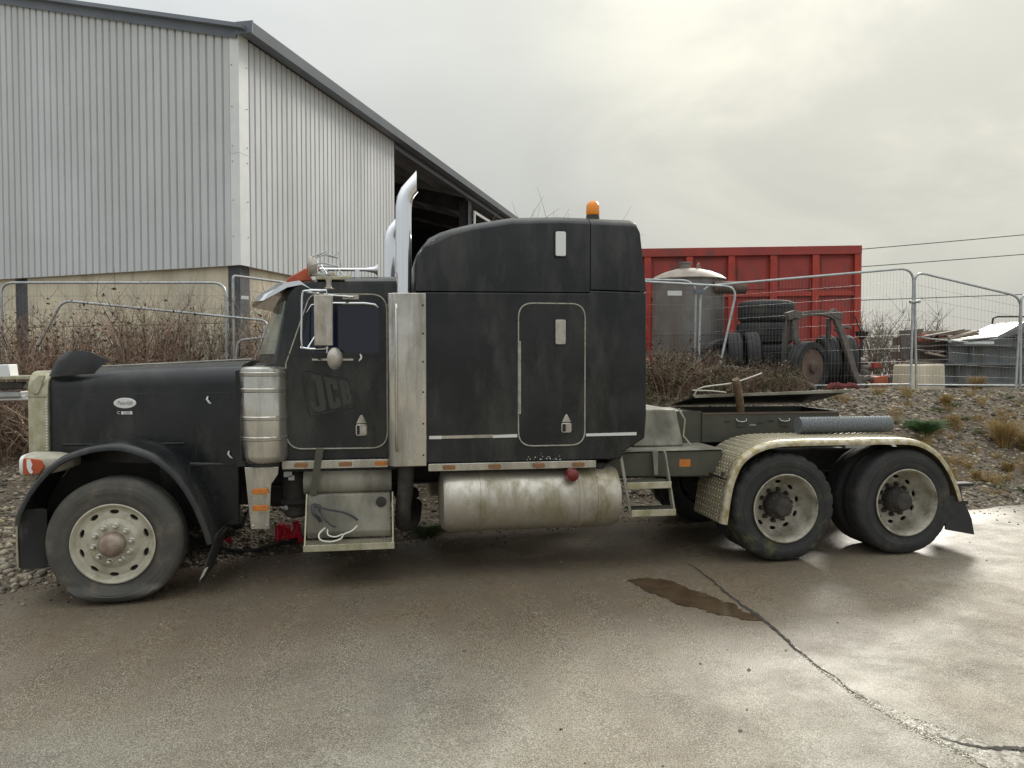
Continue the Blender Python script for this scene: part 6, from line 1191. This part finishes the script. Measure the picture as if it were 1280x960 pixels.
def bush_mesh(seed, h, spread, ns, ntw, nl, arch=.5, thick=.006, twig_l=.3, red=.5):
    r = np.random.default_rng(seed); paths, radii, tints, tips = [], [], [], []
    for s in range(ns):
        a = r.random()*6.28; b0 = np.array([math.cos(a), math.sin(a), 0])*spread*.55*math.sqrt(r.random()); hh = h*(.45+.55*r.random()); lean = np.array([math.cos(a+r.normal()*.6), math.sin(a+r.normal()*.6), 0])*spread*(.15+.6*r.random()); droop = arch*r.random()
        t = np.linspace(0, 1, 8)[:, None]; p = b0+lean*t**1.4+np.array([0, 0, 1])*hh*(t*(1-droop*.5*t**2))+r.normal(size=(8, 3))*.018*t
        c = .35+1.5*r.random()**1.4; rd = r.random() < red; tn = np.array([c, c*(.84 if rd else 1.04), c*(.80 if rd else .95)])
        paths.append(p); radii.append(thick*(.6+.9*r.random())); tints.append(tn)
        for w in range(ntw):
            i = r.integers(2, 8); st = p[i]; dr = r.normal(size=3)*.6+np.array([0, 0, .55])+lean*.3; dr /= np.linalg.norm(dr); ln = twig_l*(.35+.9*r.random()); tt = np.linspace(0, 1, 4)[:, None]
            q = st+dr*ln*tt+np.array([0, 0, 1])*.12*ln*tt**2+r.normal(size=(4, 3))*.01*tt; paths.append(q); radii.append(thick*.42); tints.append(tn*(.8+.4*r.random())); tips.append(q)
    T3 = np.concatenate(tips+[p_[3:] for p_ in paths[::5]]) if tips else np.concatenate(paths)
    L_ = T3[r.integers(0, len(T3), nl)]+r.normal(size=(nl, 3))*.025 if nl else None
    return tubes_np(paths, radii, tints), L_
PROTO = {}
def bush_thing(key, label, cat, loc, rz, s, group, name='bramble_bush', args=None, stem='stem', leaf='leaf_brown', lsize=.022):
    if key not in PROTO:
        (V, Fc, T_), Lp = bush_mesh(*args); t = thing(name, label, cat, (0, 0, 0), group)
        np_mesh('stems', V, Fc, stem, t, tint=T_)
        if Lp is not None:
            n = len(Lp); c = .5+.9*rng.random(n); V2, F2, T2 = leaves_np(Lp, lsize, np.stack([c, c*.95, c*.9], 1)); np_mesh('foliage', V2, F2, leaf, t, tint=T2)
        PROTO[key] = t
    else:
        t = copy_tree(PROTO[key]); 
    t.location = loc; t.rotation_euler = (0, 0, rz); t.scale = (s, s, s); tag(t, label, cat, group); return t
# (seed, h, spread, stems, twigs, leaves, arch, thick, twig length, red share)
A_ = {'b1': (1, 1.25, .75, 55, 5, 300, .7, .007, .28, .5), 'b2': (2, 1.1, .8, 60, 5, 380, .8, .0065, .25, .55), 'b3': (3, 1.45, .6, 45, 7, 160, .4, .007, .32, .35), 'g1': (4, 1.7, .8, 38, 13, 0, .15, .008, .42, .25), 'r1': (5, .75, .6, 55, 6, 900, .9, .005, .22, .4), 'r2': (6, .6, .55, 50, 6, 1100, .9, .005, .2, .3), 'f1': (8, 1.6, 1.0, 30, 14, 0, .1, .012, .5, .2)}
rb = random.Random(11)
for i in range(36):
    x = rb.uniform(-5.6, .9); y = rb.uniform(4.6, 6.9)+(.6 if x > -.3 else 0); k = rb.choice(['b1', 'b2', 'b3', 'b3'])
    bush_thing(k, 'tangled leafless reddish-brown bramble bush before the concrete warehouse wall', 'bramble bush', (x, y, bz(x, y)-.03), rb.uniform(0, 6.28), rb.uniform(.8, 1.3), 'brambles before the warehouse', args=A_[k])
for x, y, s in ((-1.25, 6.3, 1.02), (-.9, 6.9, .95), (-.25, 6.7, .95), (.15, 6.9, .85), (-1.75, 6.6, .85), (.5, 7.2, .9)):
    bush_thing('g1', 'leafless grey shrub with upright branching twigs above the brambles', 'shrub', (x, y, bz(x, y)-.03), rb.uniform(0, 6.28), s, 'grey shrubs among the brambles', 'bare_shrub', A_['g1'], 'stem_grey')
for i in range(16):                      # darker low growth left of the nose and behind the truck
    x = rb.uniform(-4.6, -.9); y = rb.uniform(3.4, 4.8); k = rb.choice(['b2', 'r1', 'b1'])
    bush_thing(k, 'low dark bramble bush on the bank beside the radiator', 'bramble bush', (x, y, bz(x, y)-.05), rb.uniform(0, 6.28), rb.uniform(.7, 1.0), 'low brambles on the bank by the radiator', args=A_[k])
for i in range(26):
    x = rb.uniform(3.6, 8.5); y = rb.uniform(4.3, 5.5); k = rb.choice(['r1', 'r2', 'b2'] if x < 6.6 else ['r1', 'r2', 'r2'])
    if x > 8.3: y = rb.uniform(4.5, 4.9)
    s = rb.uniform(.75, 1.1)*(1.0 if x < 7.2 else .72)
    bush_thing(k, 'olive-brown leafy bramble bush behind the storage box' if x > 6.4 else 'brown leafy bramble bush behind the sleeper cab', 'bramble bush', (x, y, bz(x, y)-.04), rb.uniform(0, 6.28), s, 'brambles behind the storage box' if x > 6.4 else 'brambles behind the sleeper', args=A_[k], leaf='leaf_olive', lsize=.026)
for i in range(14):
    x = rb.uniform(.3, 3.4); y = rb.uniform(3.2, 4.6); k = rb.choice(['b2', 'r1', 'r2'])
    bush_thing(k, 'brown bramble bush growing behind the cab and fuel tank', 'bramble bush', (x, y, bz(x, y)-.04), rb.uniform(0, 6.28), rb.uniform(.6, .9), 'brambles behind the cab', args=A_[k])
for x, y, s in ((13.6, 10.5, 1.0), (14.6, 10.8, 1.05), (12.6, 10.8, .85), (15.3, 11.2, 1.0), (14.1, 11.5, 1.1)):
    bush_thing('f1', 'bare branching shrub standing against the sky beyond the timber pile', 'shrub', (x, y, 1.35), rb.uniform(0, 6.28), s, 'bare shrubs beyond the timber pile', 'bare_shrub', A_['f1'], 'stem_grey')
bush_thing('g1', 'bare twig tips of a shrub showing above the sleeper roof', 'shrub', (5.3, 8.0, bz(5.3, 8.0)-.04), 1.0, 1.85, None, 'bare_shrub', A_['g1'], 'stem_grey')
def tuft(name, label, x, y, n, h, sp, mat, seed, wdt=.004, cat='grass tuft', green=1.0):
    r = np.random.default_rng(seed); paths = []; tn = []
    for i in range(n):
        a = r.random()*6.28; b0 = np.array([math.cos(a), math.sin(a), 0])*sp*.4*r.random(); o = np.array([math.cos(a), math.sin(a), 0])*sp*(.2+.8*r.random()); hh = h*(.4+.7*r.random()); t = np.linspace(0, 1, 5)[:, None]
        paths.append(b0+o*t**1.6+np.array([0, 0, 1])*hh*(t-.35*t**3)); c = .6+.8*r.random(); tn.append([c*green, c, c*.9])
    V, Fc, T_ = tubes_np(paths, [wdt]*n, tn)
    o = np_mesh(name, V, Fc, mat, tint=T_, label=label, cat=cat); o.location = (x, y, max(bz(x, y), gz(x))-.01); return o
tuft('green_weed', 'dark green leafy weed growing on the gravel bank behind the mudguard', 9.9, 3.52, 520, .26, .30, 'grass_green', 1, .006, 'weed', .7)
for k, (x, y, h, n, lab) in enumerate(((11.01, 3.3, .58, 520, 'tallest tan dry grass tuft on the gravel bank'), (11.3, 3.15, .45, 420, 'tan dry grass tuft beside the tallest tuft'), (10.55, 3.75, .30, 260, 'small tan grass tuft near the green weed'), (10.88, 4.3, .28, 240, 'tan grass tuft below the fence rail'), (12.2, 5.2, .4, 260, 'yellowish grass tuft at the foot of the steel beams'), (10.6, 2.75, .26, 260, 'short pale grass tuft low on the gravel bank'), (9.9, 2.5, .2, 150, 'sparse grass tuft at the foot of the gravel bank'))):
    tuft('grass_tuft', lab, x, y, n, h, h*.42, 'grass_tan', 20+k, .004)
for k in range(80):                      # thin dead grass between the stones of the bank
    x = rb.uniform(8.6, 13.5); y = rb.uniform(2.1, 4.8); tuft('dead_grass', 'sparse dead grass sprouting between the stones of the gravel bank', x, y, 40, rb.uniform(.12, .34), .16, 'grass_tan', 80+k, .003)['group'] = 'dead grass on the gravel bank'
tuft('green_weed', 'bright green weed tuft on the gravel beneath the truck by the exhaust pipe', 2.58, 1.9, 420, .16, .20, 'grass_green', 50, .0035, 'weed', .8)
tuft('green_weed', 'bright green weed tuft among the brambles by the scrap wheel', 8.35, 4.95, 380, .26, .25, 'grass_green', 51, .006, 'weed', .85)
tuft('green_weed', 'green weed tuft among the brambles below the twin tyres', 7.95, 4.75, 320, .22, .25, 'grass_green', 52, .006, 'weed', .85)
for k in range(16):                      # green weeds creeping over the bank
    x = rb.uniform(9.2, 13.2); y = rb.uniform(2.2, 4.6); tuft('green_weed', 'small sparse green weed sprouting low on the gravel bank', x, y, 60, rb.uniform(.06, .13), .14, 'grass_green', 200+k, .004, 'weed', 1.1)['group'] = 'small weeds on the gravel bank'
# straggling roots and cable on the bank
m_ = MB(); m_.tube(spline([(8.6, 3.4, .75), (8.75, 3.3, .82), (8.85, 3.2, .75), (8.9, 3.05, .62)], 5), .008, 6); m_.build('pale_root', 'white_cable', label='pale loop of cord sticking out of the gravel bank behind the mesh roll', cat='cord', smooth=True)
